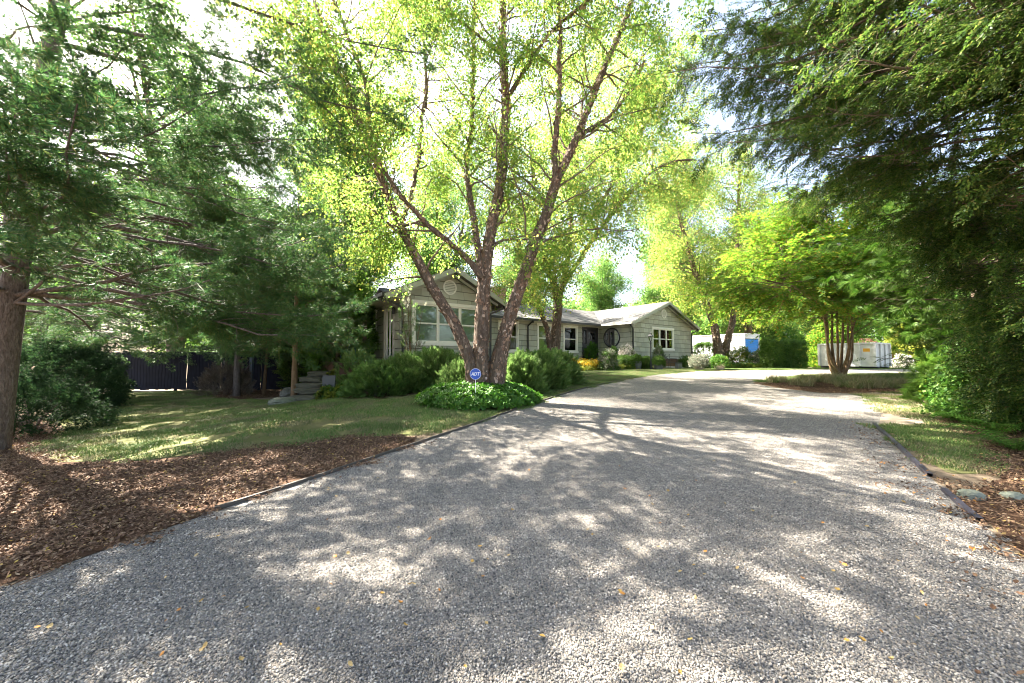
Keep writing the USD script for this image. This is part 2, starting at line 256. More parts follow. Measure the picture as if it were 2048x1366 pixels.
mat('roof_shingle', {'g': ('geometry', {}), 'v': ('voronoi_texture', {'scale': 5.0}), 's': ('separate_color', {}), 'r': ('rgb_ramp', {'ramp': [(0.0, (0.11, 0.108, 0.105)), (0.5, (0.15, 0.147, 0.14)), (1.0, (0.19, 0.185, 0.178))]}), 'n': ('noise_texture', {'scale': 120.0, 'detail': 3.0}),
    'b': ('bump', {'strength': 0.4, 'distance': 0.01}), 'p': ('principled_bsdf', {'roughness': 0.85, 'specular_ior_level': 0.3})},
    [('g.position', 'v.vector'), ('g.position', 'n.vector'), ('v.color', 's.color'), ('s.r', 'r.fac'), ('r.color', 'p.base_color'), ('n.fac', 'b.height'), ('b.normal', 'p.normal')])
island('roof_tab', [(0.0, (0.085, 0.083, 0.08)), (0.5, (0.14, 0.136, 0.13)), (1.0, (0.21, 0.203, 0.195))], rough=0.9, patch=0.15)
plain('trim_grey', (0.32, 0.33, 0.28), rough=0.5, var=0.05)
plain('soffit', (0.5, 0.47, 0.42), rough=0.6, var=0.05)
plain('white_paint', (0.74, 0.72, 0.67), rough=0.45, var=0.05, bump=0.05)
plain('dark_metal', (0.018, 0.02, 0.022), rough=0.4, var=0.2, bump=0.05)
plain('black_paint', (0.015, 0.016, 0.02), rough=0.35, var=0.2, bump=0.05)
plain('fence_paint', (0.007, 0.008, 0.016), rough=0.85, spec=0.15, var=0.35, scale=4, bump=0.3)
plain('fence_post_paint', (0.10, 0.14, 0.19), rough=0.6, var=0.2)
plain('edging_metal', (0.07, 0.065, 0.085), rough=0.55, var=0.3, metallic=0.3)
plain('edging_wood', (0.055, 0.048, 0.04), rough=0.8, var=0.3)
plain('stone_grey', (0.13, 0.13, 0.11), rough=0.85, var=0.35, scale=5, bump=0.9, bscale=25)
plain('stone_green', (0.14, 0.155, 0.12), rough=0.85, var=0.35, scale=5, bump=0.9, bscale=25)
plain('stone_tan', (0.19, 0.17, 0.125), rough=0.85, var=0.3, scale=5, bump=0.9, bscale=25)
plain('slate', (0.05, 0.055, 0.062), rough=0.6, var=0.2, bump=0.5, bscale=15)
plain('step_stone', (0.075, 0.074, 0.052), rough=0.9, var=0.35, scale=3, bump=1.0, bscale=18)
plain('brick', (0.36, 0.13, 0.075), rough=0.85, var=0.3)
plain('mortar', (0.38, 0.34, 0.30), rough=0.9)
plain('blue_sign', (0.012, 0.075, 0.40), rough=0.35, var=0.05, bump=0.0)
plain('white_sign', (0.82, 0.82, 0.82), rough=0.4, var=0.02, bump=0.0)
plain('blue_door', (0.02, 0.20, 0.62), rough=0.4, var=0.08)
plain('dumpster_paint', (0.62, 0.61, 0.59), rough=0.55, var=0.28, scale=1.5)
plain('container_paint', (0.62, 0.64, 0.68), rough=0.5, var=0.2, scale=1.5)
plain('amber_label', (0.75, 0.36, 0.03), rough=0.5, var=0.03)
plain('terracotta', (0.52, 0.44, 0.36), rough=0.8, var=0.15, bump=0.3)
plain('dark_pot', (0.11, 0.12, 0.13), rough=0.6, var=0.2)
plain('blind', (0.36, 0.44, 0.32), rough=0.7, var=0.05)
plain('blue_paint', (0.04, 0.13, 0.26), rough=0.5)
plain('brown_wood', (0.09, 0.045, 0.03), rough=0.6, var=0.3)
plain('paving', (0.33, 0.33, 0.34), rough=0.8, var=0.15, bump=0.4)
plain('interior', (0.30, 0.26, 0.21), rough=0.8)
mat('glass', {'f': ('fresnel', {'IOR': 1.42}), 't': ('transparent_bsdf', {'color': (0.86, 0.9, 0.88)}), 'gl': ('glossy_bsdf', {'roughness': 0.02, 'color': (0.95, 0.97, 1.0)}), 'a': ('math', {'math_type': 'add', 'value2': 0.02}), 'm': ('mix_closure', {})},
    [('f.fac', 'a.value1'), ('a.value', 'm.fac'), ('t.BSDF', 'm.closure1'), ('gl.BSDF', 'm.closure2')], surface='m.closure')
mat('mirror', {'gl': ('glossy_bsdf', {'roughness': 0.015, 'color': (0.82, 0.85, 0.86)})}, [], surface='gl.BSDF')
mat('lamp_glass', {'f': ('fresnel', {'IOR': 1.5}), 't': ('transparent_bsdf', {'color': (0.9, 0.92, 0.92)}), 'gl': ('glossy_bsdf', {'roughness': 0.08}), 'm': ('mix_closure', {})}, [('f.fac', 'm.fac'), ('t.BSDF', 'm.closure1'), ('gl.BSDF', 'm.closure2')], surface='m.closure')

# ------------------------------------------------------------------ terrain
HOUSE_O, HOUSE_RZ, HOUSE_Z = np.array([-4.18, 12.6]), math.degrees(math.atan2(0.6, 0.8)), 1.27
HU, HV = np.array([0.8, 0.6]), np.array([-0.6, 0.8])
def hw(u, v, z=0.0):
    p = HOUSE_O + u * HU + v * HV; return np.array([p[0], p[1], HOUSE_Z + z])
FOOT = shapely.union_all([Polygon([hw(*c)[:2] for c in q]) for q in (
    [(0.3, 0.3), (4.3, 0.3), (4.3, 12), (0.3, 12)], [(4.0, 4.4), (17, 4.4), (17, 11.6), (4.0, 11.6)], [(16.6, 1.7), (24.7, 1.7), (24.7, 12), (16.6, 12)])])
def sstep(t): t = np.clip(t, 0, 1); return t * t * (3 - 2 * t)
def height(x, y):
    x, y = np.asarray(x, float), np.asarray(y, float)
    zr = 0.037 * (y - 2.0); zr = np.maximum(zr, 0.0) - np.maximum(zr - 0.62, 0) * sstep((zr - 0.55) / 0.35)
    zr = np.minimum(zr, 0.72)
    w = sstep((-x - 2.5) / 7.0) * (1 - sstep((y - 24) / 12))
    z = zr * (1 - w) - 0.12 * w
    d = shapely.distance(FOOT, shapely.points(x, y))
    s = sstep(1 - d / 2.3)
    z = z * (1 - s) + HOUSE_Z * s
    return z + 0.015 * np.sin(1.3 * x + 0.7 * y) * np.cos(0.9 * y - 0.5 * x)
def gp(px, py):
    """Where the photograph's pixel meets the ground."""
    d, e = ray(px, py), np.array([0, 0, EYE])
    Y = np.geomspace(1.0, 120, 900); p = e + Y[:, None] * d
    gap = p[:, 2] - height(p[:, 0], p[:, 1])
    k = np.argmax(gap <= 0) if (gap <= 0).any() else len(Y) - 1
    lo, hi = Y[max(k - 1, 0)], Y[k]
    for _ in range(30):
        m = (lo + hi) / 2; q = e + m * d
        if q[2] > height(q[0], q[1]): lo = m
        else: hi = m
    q = e + hi * d; return q
def gxy(px, py): return tuple(gp(px, py)[:2])
def ground(x, y): return np.array([x, y, float(height(x, y))])
def slope_quat(x, y, ang):
    e = 0.15
    gx = (height(x + e, y) - height(x - e, y)) / (2 * e); gy = (height(x, y + e) - height(x, y - e)) / (2 * e)
    up = nrm(np.stack([-gx, -gy, np.ones_like(gx)], -1))
    f = np.stack([np.cos(ang), np.sin(ang), 0 * ang], -1)
    f = f - (f * up).sum(-1, keepdims=True) * up
    return quat_axes(f, up)
STEP = 0.3
GX = np.r_[-420, -250, -150, -100, -70, -50, -38, -31, -27, np.arange(-24, 30.01, STEP), 33, 38, 46, 60, 85, 130, 220, 420]
GY = np.r_[-300, -120, -60, -30, -18, -12, np.arange(-8, 40.01, STEP), 43, 48, 56, 70, 100, 160, 280, 500]
def grid_mesh():
    X, Y = np.meshgrid(GX, GY, indexing='ij'); v = np.stack([X, Y, height(X, Y)], -1).reshape(-1, 3)
    n = len(GY); i, j = np.meshgrid(np.arange(len(GX) - 1), np.arange(n - 1), indexing='ij')
    a = (i * n + j).ravel(); return v, np.stack([a, a + n, a + n + 1, a + 1], -1)
def sheet(poly, off):
    mb = MB(); xs, ys = GX[(GX >= -24) & (GX <= 30)], GY[(GY >= -8) & (GY <= 40)]
    for g in getattr(poly, 'geoms', [poly]):
        x0, y0, x1, y1 = g.bounds; shapely.prepare(g)
        i0, i1 = max(np.searchsorted(xs, x0) - 1, 0), min(np.searchsorted(xs, x1) + 1, len(xs) - 1)
        j0, j1 = max(np.searchsorted(ys, y0) - 1, 0), min(np.searchsorted(ys, y1) + 1, len(ys) - 1)
        I, J = np.meshgrid(np.arange(i0, i1), np.arange(j0, j1), indexing='ij'); I, J = I.ravel(), J.ravel()
        cells = shapely.box(xs[I], ys[J], xs[I + 1], ys[J + 1])
        full = shapely.contains(g, cells); part = ~full & shapely.intersects(g, cells)
        if full.any():
            a = np.stack([xs[I[full]], ys[J[full]]], -1); b = np.stack([xs[I[full] + 1], ys[J[full]]], -1); c = np.stack([xs[I[full] + 1], ys[J[full] + 1]], -1); d = np.stack([xs[I[full]], ys[J[full] + 1]], -1)
            v = np.stack([a, b, c, d], 1).reshape(-1, 2); k = np.arange(len(a)) * 4
            mb.add(np.c_[v, height(v[:, 0], v[:, 1]) + off], np.stack([k, k + 1, k + 2, k + 3], -1))
        for q in shapely.intersection(g, cells[part]):
            for s in getattr(q, 'geoms', [q]):
                if s.geom_type == 'Polygon' and s.area > 1e-4:
                    v, f = trimesh.creation.triangulate_polygon(s, engine='earcut')
                    if len(f):
                        t = v[f]; cr = np.cross(t[:, 1] - t[:, 0], t[:, 2] - t[:, 0]); f = np.where((cr < 0)[:, None], f[:, ::-1], f)
                        mb.add(np.c_[v, height(v[:, 0], v[:, 1]) + off], f)
    return mb.out()
def poly_px(pts): return Polygon([gxy(*p) if len(p) == 2 else p[:2] for p in pts]).buffer(0)
def wob(poly, a=0.06, s=1.4, seed=1):
    """Uneven, natural edge."""
    def ring(r):
        l = LineString(r); n = max(int(l.length / 0.15), 8); p = np.array([l.interpolate(t, normalized=True).coords[0] for t in np.linspace(0, 1, n)[:-1]])
        q = np.c_[p * s, np.full(len(p), seed)]
        return p + a * 2 * (np.stack([meshkit.fbm(q, 3, seed), meshkit.fbm(q, 3, seed + 9)], -1) - 0.5)
    return shapely.union_all([Polygon(ring(g.exterior.coords)).buffer(0) for g in getattr(poly, 'geoms', [poly])])

LEFT_EDGE = [(-9.2, -8.0), (-7.4, -5.0)] + [gxy(*p) for p in [(0, 1180), (130, 1130), (250, 1086), (500, 1000), (830, 890), (1000, 831), (1110, 794), (1200, 770), (1266, 757), (1328, 748), (1420, 742)]]
RIGHT_EDGE = [gxy(*p) for p in [(1755, 857), (1860, 955), (1930, 1020), (1990, 1070), (2080, 1150)]] + [(-1.2, -3.5), (-4.5, -8.0)]
DRIVE = Polygon(LEFT_EDGE + [gxy(*p) for p in [(1560, 740.5), (1640, 739), (1800, 739), (2000, 739), (2100, 741), (2100, 745), (1950, 745), (1750, 747), (1620, 750), (1545, 756), (1505, 765), (1550, 776), (1640, 786), (1715, 788), (1752, 806), (1762, 830), (1758, 848)]] + RIGHT_EDGE).buffer(0)
SPUR = wob(poly_px([(1700, 784), (1760, 784), (1850, 789), (1890, 806), (1890, 832), (1835, 852), (1755, 858), (1730, 840)]), .1, 1.0, 12).difference(DRIVE)
ISLAND_BED = wob(poly_px([(1515, 768), (1560, 776), (1640, 786), (1760, 785), (1850, 790), (1850, 774), (1760, 766), (1640, 762), (1560, 764)]), 0.05, 1.5, 4)
LITTER = wob(poly_px([(840, 872), (700, 876), (560, 893), (430, 905), (250, 925), (120, 925), (60, 900), (130, 860), (60, 835), (0, 830), (-150, 850), (-400, 1000), (-14.0, 1.0, 0), (-13.0, -8.0, 0), (-9.2, -8.0, 0), (-7.4, -5.0, 0), (0, 1180), (250, 1080), (500, 990), (830, 885)]), 0.12, 1.0, 2).union(LineString([gxy(800, 890), gxy(600, 960), gxy(250, 1070), (-7.6, -5)]).buffer(0.18)).difference(DRIVE)
FENCE_BED = wob(poly_px([(410, 797), (470, 800), (560, 793), (610, 778), (600, 765), (500, 770), (440, 780)]), 0.08, 1.5, 3)
ROCK_BED = wob(poly_px([(630, 795), (700, 801), (800, 793), (880, 782), (900, 770), (880, 755), (760, 745), (680, 760)]), 0.08, 1.5, 5)
HOUSE_BED = wob(FOOT.buffer(2.3), 0.2, 0.7, 6)
RIGHT_LITTER = wob(poly_px([(1860, 790), (1900, 806), (1890, 830), (1940, 870), (1990, 920), (2010, 960), (1950, 985), (1905, 995), (1945, 1025), (2000, 1070), (2090, 1150), (2300, 1150), (2500, 900), (2300, 800), (2050, 775), (1900, 778)]), 0.12, 1.0, 7).difference(DRIVE)
SOUTH_LAWN = wob(poly_px([(840, 872), (700, 876), (560, 893), (430, 905), (250, 925), (120, 925), (60, 900), (130, 860), (100, 830), (180, 800), (215, 786), (420, 783), (520, 800), (640, 800), (750, 797), (880, 782), (900, 770), (1000, 775), (1110, 750), (1130, 741), (1240, 737), (1420, 738), (1420, 742), (1328, 748), (1266, 757), (1200, 770), (1110, 794), (1000, 831)]), 0.05, 1.0, 8).difference(DRIVE).difference(FENCE_BED).difference(ROCK_BED)
ISLAND_LAWN = poly_px([(1512, 764), (1545, 757), (1620, 751), (1750, 748), (1950, 746), (2100, 746), (2100, 772), (1850, 774), (1760, 766), (1640, 762), (1560, 764)]).difference(DRIVE).difference(ISLAND_BED)
VERGE = wob(poly_px([(1795, 850), (1880, 845), (1940, 870), (1985, 915), (1980, 950), (1900, 950), (1850, 920), (1810, 880)]), 0.08, 1.2, 9).difference(DRIVE).difference(RIGHT_LITTER)
FAR_LAWN = poly_px([(1420, 738), (1420, 741.5), (1560, 740), (1640, 738.6), (1800, 738.6), (2000, 738.6), (2000, 735.5), (1780, 735.5), (1600, 736.5)]).difference(DRIVE)
HOUSE_BED = HOUSE_BED.difference(SOUTH_LAWN).difference(DRIVE).difference(FAR_LAWN)
ROCK_BED = ROCK_BED.difference(HOUSE_BED)

tag(usdkit.mesh(stage, '/World/ground', grid_mesh(), MATS['soil'], smooth=True), 'bare brown soil under the trees all round', None, None, 'structure')
obj('driveway', sheet(DRIVE, 0.004), 'gravel_bed', smooth=True, label='pale grey gravel driveway curving up to the right', kind='structure')
SPUR = SPUR.difference(ISLAND_BED).difference(VERGE).difference(RIGHT_LITTER)
obj('path', sheet(SPUR, 0.005), 'sandy_soil', smooth=True, label='sandy strip with sparse grass right of the gravel', kind='structure')
obj('lawn', sheet(SOUTH_LAWN, 0.006), 'turf_soil', smooth=True, label='thin patchy lawn between the fence and the driveway', kind='structure')
obj('lawn', sheet(ISLAND_LAWN, 0.006), 'green_turf', smooth=True, label='mown lawn on the island round the spreading tree', kind='structure')
obj('lawn', sheet(VERGE, 0.006), 'turf_soil', smooth=True, label='sparse grass verge right of the metal edging', kind='structure')
obj('lawn', sheet(FAR_LAWN, 0.006), 'green_turf', smooth=True, label='narrow lawn along the far rim of the driveway', kind='structure')
for P, t in ((LITTER, 'leaf strewn mulch left of the driveway'), (FENCE_BED, 'brown mulch bed below the dark fence'), (ROCK_BED, 'brown mulch bed in front of the boulders'), (HOUSE_BED, 'mulched bank round the foot of the house'), (RIGHT_LITTER, 'leaf strewn mulch under the right hand trees'), (ISLAND_BED, 'reddish mulch rim of the island bed')):
    obj('mulch_bed', sheet(P, 0.008), 'mulch_soil', smooth=True, label=t, kind='structure')

# ------------------------------------------------------------------ ground scatter: gravel, grass, leaf litter
def stone_patch(seed, size=0.25, pitch=0.0096):
    r = np.random.default_rng(seed); mb = MB(); ico = trimesh.creation.icosahedron(); V, F = np.array(ico.vertices), np.array(ico.faces)
    V /= np.linalg.norm(V, axis=1).max(); k = int(size / pitch)
    for i in range(k):
        for j in range(k):
            x, y = (i + 0.5 + r.uniform(-.45, .45)) * pitch - size / 2, (j + 0.5 + r.uniform(-.45, .45)) * pitch - size / 2
            s = pitch * 0.56 * r.uniform(0.6, 1.35)
            v = V * (1 + r.uniform(-.25, .25, (12, 1))) * np.array([s * r.uniform(.8, 1.35), s * r.uniform(.7, 1.0), s * r.uniform(.5, .85)])
            v = Rot.from_euler('zxy', [r.uniform(0, 6.28), r.normal(0, .35), r.normal(0, .35)]).apply(v)
            mb.add(v + [x, y, s * 0.25 + r.uniform(-.002, .006)], F)
    return mb.out()
def grass_patch(seed, n=420, size=0.5, h=0.045, w=0.004):
    r = np.random.default_rng(seed); p = r.uniform(-size / 2, size / 2, (n, 2)); a = r.uniform(0, 2 * np.pi, n); hh = h * r.uniform(.45, 1.25, n)
    lean = r.normal(0, .55, (n, 2)) * hh[:, None]; d = np.stack([np.cos(a), np.sin(a)], -1) * w
    b0, b1 = np.c_[p - d, np.zeros(n)], np.c_[p + d, np.zeros(n)]
    m = np.c_[p + lean * .4, hh * .65]; t = np.c_[p + lean, hh]
    v = np.stack([b0, b1, m - np.c_[d, 0 * a] * .7, m + np.c_[d, 0 * a] * .7, t], 1).reshape(-1, 3); k = np.arange(n)[:, None] * 5
    return v, np.vstack([k + [0, 1, 3], k + [0, 3, 2], k + [2, 3, 4]])
def curled_leaf(r, L=0.05, w=0.5, curl=0.5):
    """A dry leaf: 8 points, 6 triangles, cupped and bent."""
    x = np.array([-.5, -.2, -.2, .15, .15, .5, -.2, .15]) * L; y = np.array([0, -w, w, -w * .8, w * .8, 0, 0, 0]) * L * .5
    z = curl * (np.abs(y) * 1.0 + x * x / L * 1.6) * r.choice([1, 1, -.6])
    return np.stack([x, y, z], -1), np.array([[0, 1, 6], [0, 6, 2], [1, 3, 7], [1, 7, 6], [6, 7, 4], [6, 4, 2], [3, 5, 7], [7, 5, 4]])
def litter_patch(seed, n=380, size=0.5, L=0.031):
    r = np.random.default_rng(seed); mb = MB()
    for i in range(n):
        v, f = curled_leaf(r, L * r.uniform(.5, 1.35), r.uniform(.3, .75), r.uniform(.2, 1.0))
        v = Rot.from_euler('zxy', [r.uniform(0, 6.28), r.normal(0, .45), r.normal(0, .45)]).apply(v)
        mb.add(v + [*r.uniform(-size / 2, size / 2, 2), r.uniform(.004, .03)], f)
    for i in range(n // 14):
        p = np.r_[r.uniform(-size / 2, size / 2, 2), r.uniform(.01, .03)]; a = r.uniform(0, 6.28); q = p + np.array([math.cos(a), math.sin(a), r.normal(0, .1)]) * r.uniform(.05, .16)
        mb.add(*tube([p, q], 0.0025, 4))
    return mb.out()
def patches(name, poly, cell, protos, mats, off, seed, keep=None, ymax=99, jitter=0.0, quarter=True, smin=1.0, smax=1.0, **tags):
    r = np.random.default_rng(seed); x0, y0, x1, y1 = poly.bounds; y0 = max(y0, 0.6); y1 = min(y1, ymax)
    X, Y = np.meshgrid(np.arange(x0 + cell / 2, x1 + cell / 2, cell), np.arange(y0 + cell / 2, y1 + cell / 2, cell), indexing='ij')
    X, Y = X.ravel() + r.uniform(-jitter, jitter, X.size), Y.ravel() + r.uniform(-jitter, jitter, X.size)
    ok = shapely.contains(poly, shapely.points(X, Y)) & (np.abs(X) < 1.62 * Y + 1.0)
    if keep is not None: ok &= keep(X, Y, r.random(X.size))
    X, Y = X[ok], Y[ok]; n = len(X)
    ang = r.integers(0, 4, n) * np.pi / 2 if quarter else r.uniform(0, 6.28, n)
    s = r.uniform(smin, smax, n)
    return scatter(name, protos, mats, np.c_[X, Y, height(X, Y) + off], slope_quat(X, Y, ang), s, rng=r, kind='stuff', **tags)
def nz(X, Y, s, seed): return meshkit.fbm(np.stack([X * s, Y * s, 0 * X + seed], -1), 3, seed)
patches('gravel', DRIVE.buffer(-0.08), 0.25, [stone_patch(s) for s in range(5)], ['gravel_stone'], 0.005, 11, ymax=17, label='loose grey and tan gravel stones covering the driveway')
G = [grass_patch(s) for s in range(4)]
patches('grass', SOUTH_LAWN, 0.25, G, ['grass_blade', 'grass_blade', 'dry_grass_blade', 'grass_blade'], 0.008, 12, quarter=False, jitter=.12, smin=.6, smax=1.15,
        keep=lambda X, Y, u: u < np.clip((nz(X, Y, .55, 3) - .36) * 3.2 + np.where(Y > 11, .3, -.12) + np.where(X > 0, .5, 0), .35, 1), label='short green grass on the lawn left of the driveway')
patches('grass', ISLAND_LAWN.union(FAR_LAWN), 0.3, G, ['grass_blade'], 0.008, 13, quarter=False, jitter=.12, label='short mown grass beyond the gravel')
patches('grass', VERGE, 0.22, G, ['grass_blade', 'grass_blade', 'dry_grass_blade', 'grass_blade'], 0.008, 14, quarter=False, jitter=.1, keep=lambda X, Y, u: u < .75, label='short sparse grass on the right hand verge')
patches('grass', SPUR, 0.3, G, ['dry_grass_blade', 'grass_blade'], 0.008, 24, quarter=False, jitter=.15, keep=lambda X, Y, u: u < np.clip((nz(X, Y, .9, 5) - .42) * 4, .05, .9), label='sparse grass on the sandy strip right of the gravel')
LP = [litter_patch(s) for s in range(5)]
patches('leaf_litter', LITTER.buffer(-.05), 0.33, LP, ['litter_leaf'], 0.008, 15, quarter=False, jitter=.1, label='dry brown fallen leaves left of the driveway')
patches('leaf_litter', RIGHT_LITTER, 0.4, LP, ['litter_leaf'], 0.008, 16, quarter=False, jitter=.12, label='dry brown fallen leaves under the right hand trees')
patches('leaf_litter', ROCK_BED.union(FENCE_BED).union(ISLAND_BED), 0.4, [litter_patch(9, 110), litter_patch(8, 80)], ['litter_leaf'], 0.008, 17, quarter=False, jitter=.12, label='thin scatter of brown leaves on the mulch beds')
patches('leaf_litter', SOUTH_LAWN, 0.5, [litter_patch(21, 9, .6), litter_patch(22, 6, .6)], ['litter_leaf'], 0.022, 18, quarter=False, jitter=.2, keep=lambda X, Y, u: (u < .5) & (X < 2), label='odd dry leaves scattered over the lawn')

RIM = [litter_patch(31, 16), litter_patch(32, 10), litter_patch(33, 24)]
patches('leaf_litter', LineString(LEFT_EDGE).buffer(.30).intersection(DRIVE), 0.4, RIM, ['litter_leaf'], 0.026, 19, quarter=False, jitter=.15, keep=lambda X, Y, u: u < .6, ymax=12, label='stray brown leaves on the gravel along the left edging')
patches('leaf_litter', LineString(RIGHT_EDGE).buffer(.45).intersection(DRIVE), 0.35, RIM, ['litter_leaf', 'orange_leaf', 'litter_leaf'], 0.026, 20, quarter=False, jitter=.15, ymax=8, label='brown and orange leaves gathered along the right edging')
# driveway edging
def ribbon(pts, w, z0, z1, step=0.2):
    l = LineString(pts); n = max(int(l.length / step), 2); p = np.array([l.interpolate(t, normalized=True).coords[0] for t in np.linspace(0, 1, n)])
    t = nrm(np.gradient(p, axis=0)); nn = np.stack([-t[:, 1], t[:, 0]], -1) * w / 2; z = height(p[:, 0], p[:, 1])
    v = np.stack([np.c_[p - nn, z + z0], np.c_[p - nn, z + z1], np.c_[p + nn, z + z1], np.c_[p + nn, z + z0]], 1).reshape(-1, 3)
    i, k = np.meshgrid(np.arange(n - 1), np.arange(4), indexing='ij')
    f = np.stack([i * 4 + k, i * 4 + (k + 1) % 4, (i + 1) * 4 + (k + 1) % 4, (i + 1) * 4 + k], -1).reshape(-1, 4)
    return v, f
obj('driveway_edging', ribbon([gxy(430, 1022)] + LEFT_EDGE[5:11], 0.025, -0.05, 0.042), 'edging_wood', label='thin dark edging strip along the left rim of the gravel', cat='edging')
obj('driveway_edging', ribbon([gxy(1748, 850), gxy(1755, 857), gxy(1860, 955)], 0.045, -0.05, 0.05), 'edging_metal', label='grey metal edging strip below the grass verge on the right', cat='edging')
obj('driveway_edging', ribbon([gxy(1888, 983), gxy(1930, 1020), gxy(1960, 1045)], 0.045, -0.05, 0.04), 'edging_metal', label='short grey edging piece half buried in orange leaves', cat='edging')

# yellow leaves lying singly on the gravel
r = np.random.default_rng(31); LEAFSRC = []
spots = [gp(*p) for p in [(283, 952), (620, 953), (585, 910), (442, 980), (690, 916), (1175, 1066), (1185, 1076), (960, 1100), (975, 1126), (945, 1130), (880, 1045), (860, 1085), (820, 1176), (828, 1175), (800, 1214), (880, 1188), (810, 1260), (930, 1345), (1085, 1280), (1240, 1190), (1245, 1195), (1025, 1025), (930, 1010), (1145, 957), (1250, 982), (1335, 987), (1320, 1052), (1368, 1060), (1388, 1138), (1360, 1150), (1560, 1006), (1590, 970), (1690, 995), (1752, 1004), (1734, 969), (1602, 1112), (1680, 1134), (1675, 1188), (1605, 1164), (1796, 1128), (1845, 1194), (1835, 1245), (1725, 1290), (1785, 1330), (1830, 1300), (1545, 1041), (1450, 1012), (1600, 870), (1410, 1110), (100, 1262), (330, 1163), (402, 1210), (447, 1202), (670, 1120), (220, 1092), (75, 1263), (636, 1228), (700, 1340), (560, 1300), (480, 1330)]]
for p in spots + [gp(r.uniform(300, 1900), 880 + 480 * r.random() ** 1.5) for _ in range(60)]:
    if not DRIVE.contains(Point(p[0], p[1])): continue
    v, f = curled_leaf(r, r.uniform(.022, .040), r.uniform(.5, .85), r.uniform(.3, 1.0))
    v = Rot.from_euler('zxy', [r.uniform(0, 6.28), r.normal(0, .3), r.normal(0, .3)]).apply(v)
    v[:, 2] -= v[:, 2].min(); path = numbered('/World', 'fallen_leaf')
    g = make_mesh(path, (v, f), 'yellow_leaf' if r.random() < .75 else 'orange_leaf', True)
    g.AddTranslateOp().Set(Gf.Vec3d(float(p[0]), float(p[1]), float(p[2]) + 0.024))
    tag(g, 'small yellow or orange leaf lying loose on the gravel driveway', 'leaf', 'fallen leaves on the gravel')

# ------------------------------------------------------------------ the house
HOUSE = thing('house', 'long grey shingled ranch house with two gables and white trimmed windows', 'house', (HOUSE_O[0], HOUSE_O[1], HOUSE_Z), HOUSE_RZ)
class Wall:
    """A wall plane in the house's own frame: s along it, z up, n outwards."""
    def __init__(w, o, s, n): w.o, w.s, w.n = np.array(o, float), np.array(s, float), np.array(n, float)
    def P(w, v):
        v = np.asarray(v, float); return w.o + v[:, :1] * w.s + v[:, 2:] * w.n + v[:, 1:2] * np.array([0, 0, 1.0])
    def slab(w, poly, t0, t1):
        m = extrude(poly, t1 - t0); v = m[0].copy(); v[:, 2] += t0; return w.P(v), m[1]
    def box(w, s0, s1, z0, z1, t0, t1, b=0.0):
        v, f = rbox((s0, z0, t0), (s1, z1, t1), b) if b else bev((s0, z0, t0), (s1, z1, t1)); return w.P(v), f
COURSE, SHINGLES_LEFT = 0.335, [290]
def shingled(wall, outline, openings, width=0.6, name='wall', seed=0, single=True, z0=-0.5):
    body = outline
    for o in openings: body = body.difference(o)
    wp = obj(name, wall.slab(body, -0.14, 0.0), 'backing', HOUSE)
    r = np.random.default_rng(seed); rest = MB(); cover = body.buffer(0)
    for o in openings: cover = cover.difference(o.buffer(0.10, join_style=2))
    x0, _, x1, y1 = outline.bounds; z = z0; k = 0
    while z < y1:
        s = x0 - (width / 2 if k % 2 else 0) - r.uniform(0, .1)
        while s < x1:
            wd = width * r.uniform(.85, 1.15)
            rect = sbox(s + .006, z + .012 + r.uniform(0, .012), s + wd - .006, z + COURSE - 0.004).intersection(cover)
            if rect.area > 0.004:
                m = extrude(rect, 1.0)
                if m is not None:
                    v = m[0].copy(); t = np.clip((v[:, 1] - z) / COURSE, 0, 1); v[:, 2] = np.where(v[:, 2] > .5, .010 + .038 * (1 - t), 0.001)
                    if single and SHINGLES_LEFT[0] > 0 and rect.area > 0.04:
                        obj('shingle', (wall.P(v), m[1]), 'shingle_siding', wp); SHINGLES_LEFT[0] -= 1
                    else: rest.add(wall.P(v), m[1])
            s += wd
        z += COURSE; k += 1
    if rest.n: obj('shingle_courses', rest.out(), 'shingle_siding', wp, kind='stuff')
    return wp
def window(wall, s0, s1, z0, z1, units, blind=False, mid=True, label=None):
    mb = MB(); c = 0.10
    for a in ((s0 - c, s0, z0 - c, z1 + c), (s1, s1 + c, z0 - c, z1 + c)): mb.add(*wall.box(*a, 0.0, .05, .006))
    mb.add(*wall.box(s0 - c - .03, s1 + c + .03, z1, z1 + c + .03, .003, .065, .006)); mb.add(*wall.box(s0 - c - .03, s1 + c + .03, z0 - c - .02, z0, .003, .085, .006))
    wp = obj('window', mb.out(), 'white_paint', HOUSE, label=label)
    w = (s1 - s0) / units
    for i in range(units):
        a, b = s0 + i * w, s0 + (i + 1) * w; fr = MB(); t = .055
        for q in ((a + .002, a + t, z0, z1), (b - t, b - .002, z0, z1), (a + t, b - t, z0, z0 + t + .02), (a + t, b - t, z1 - t, z1)): fr.add(*wall.box(*q, -.07, .022, .005))
        if mid: fr.add(*wall.box(a + t, b - t, (z0 + z1) / 2 - .03, (z0 + z1) / 2 + .03, -.06, .016, .005))
        obj('frame', fr.out(), 'white_paint', wp)
        if mid:
            for q in ((z0 + t, (z0 + z1) / 2 - .03), ((z0 + z1) / 2 + .03, z1 - t)): obj('pane', wall.box(a + t, b - t, *q, -.042, -.036), 'glass', wp)
        else: obj('pane', wall.box(a + t, b - t, z0 + t, z1 - t, -.042, -.036), 'glass', wp)
        if blind:
            bl = MB()
            for zz in np.arange(z0 + .06, z1 - .05, .05): bl.add(*wall.box(a + t, b - t, zz, zz + .043, -.075, -.066))
            obj('blind', bl.out(), 'blind', wp)
    return wp
def rect(s0, s1, z0, z1): return sbox(s0, z0, s1, z1)
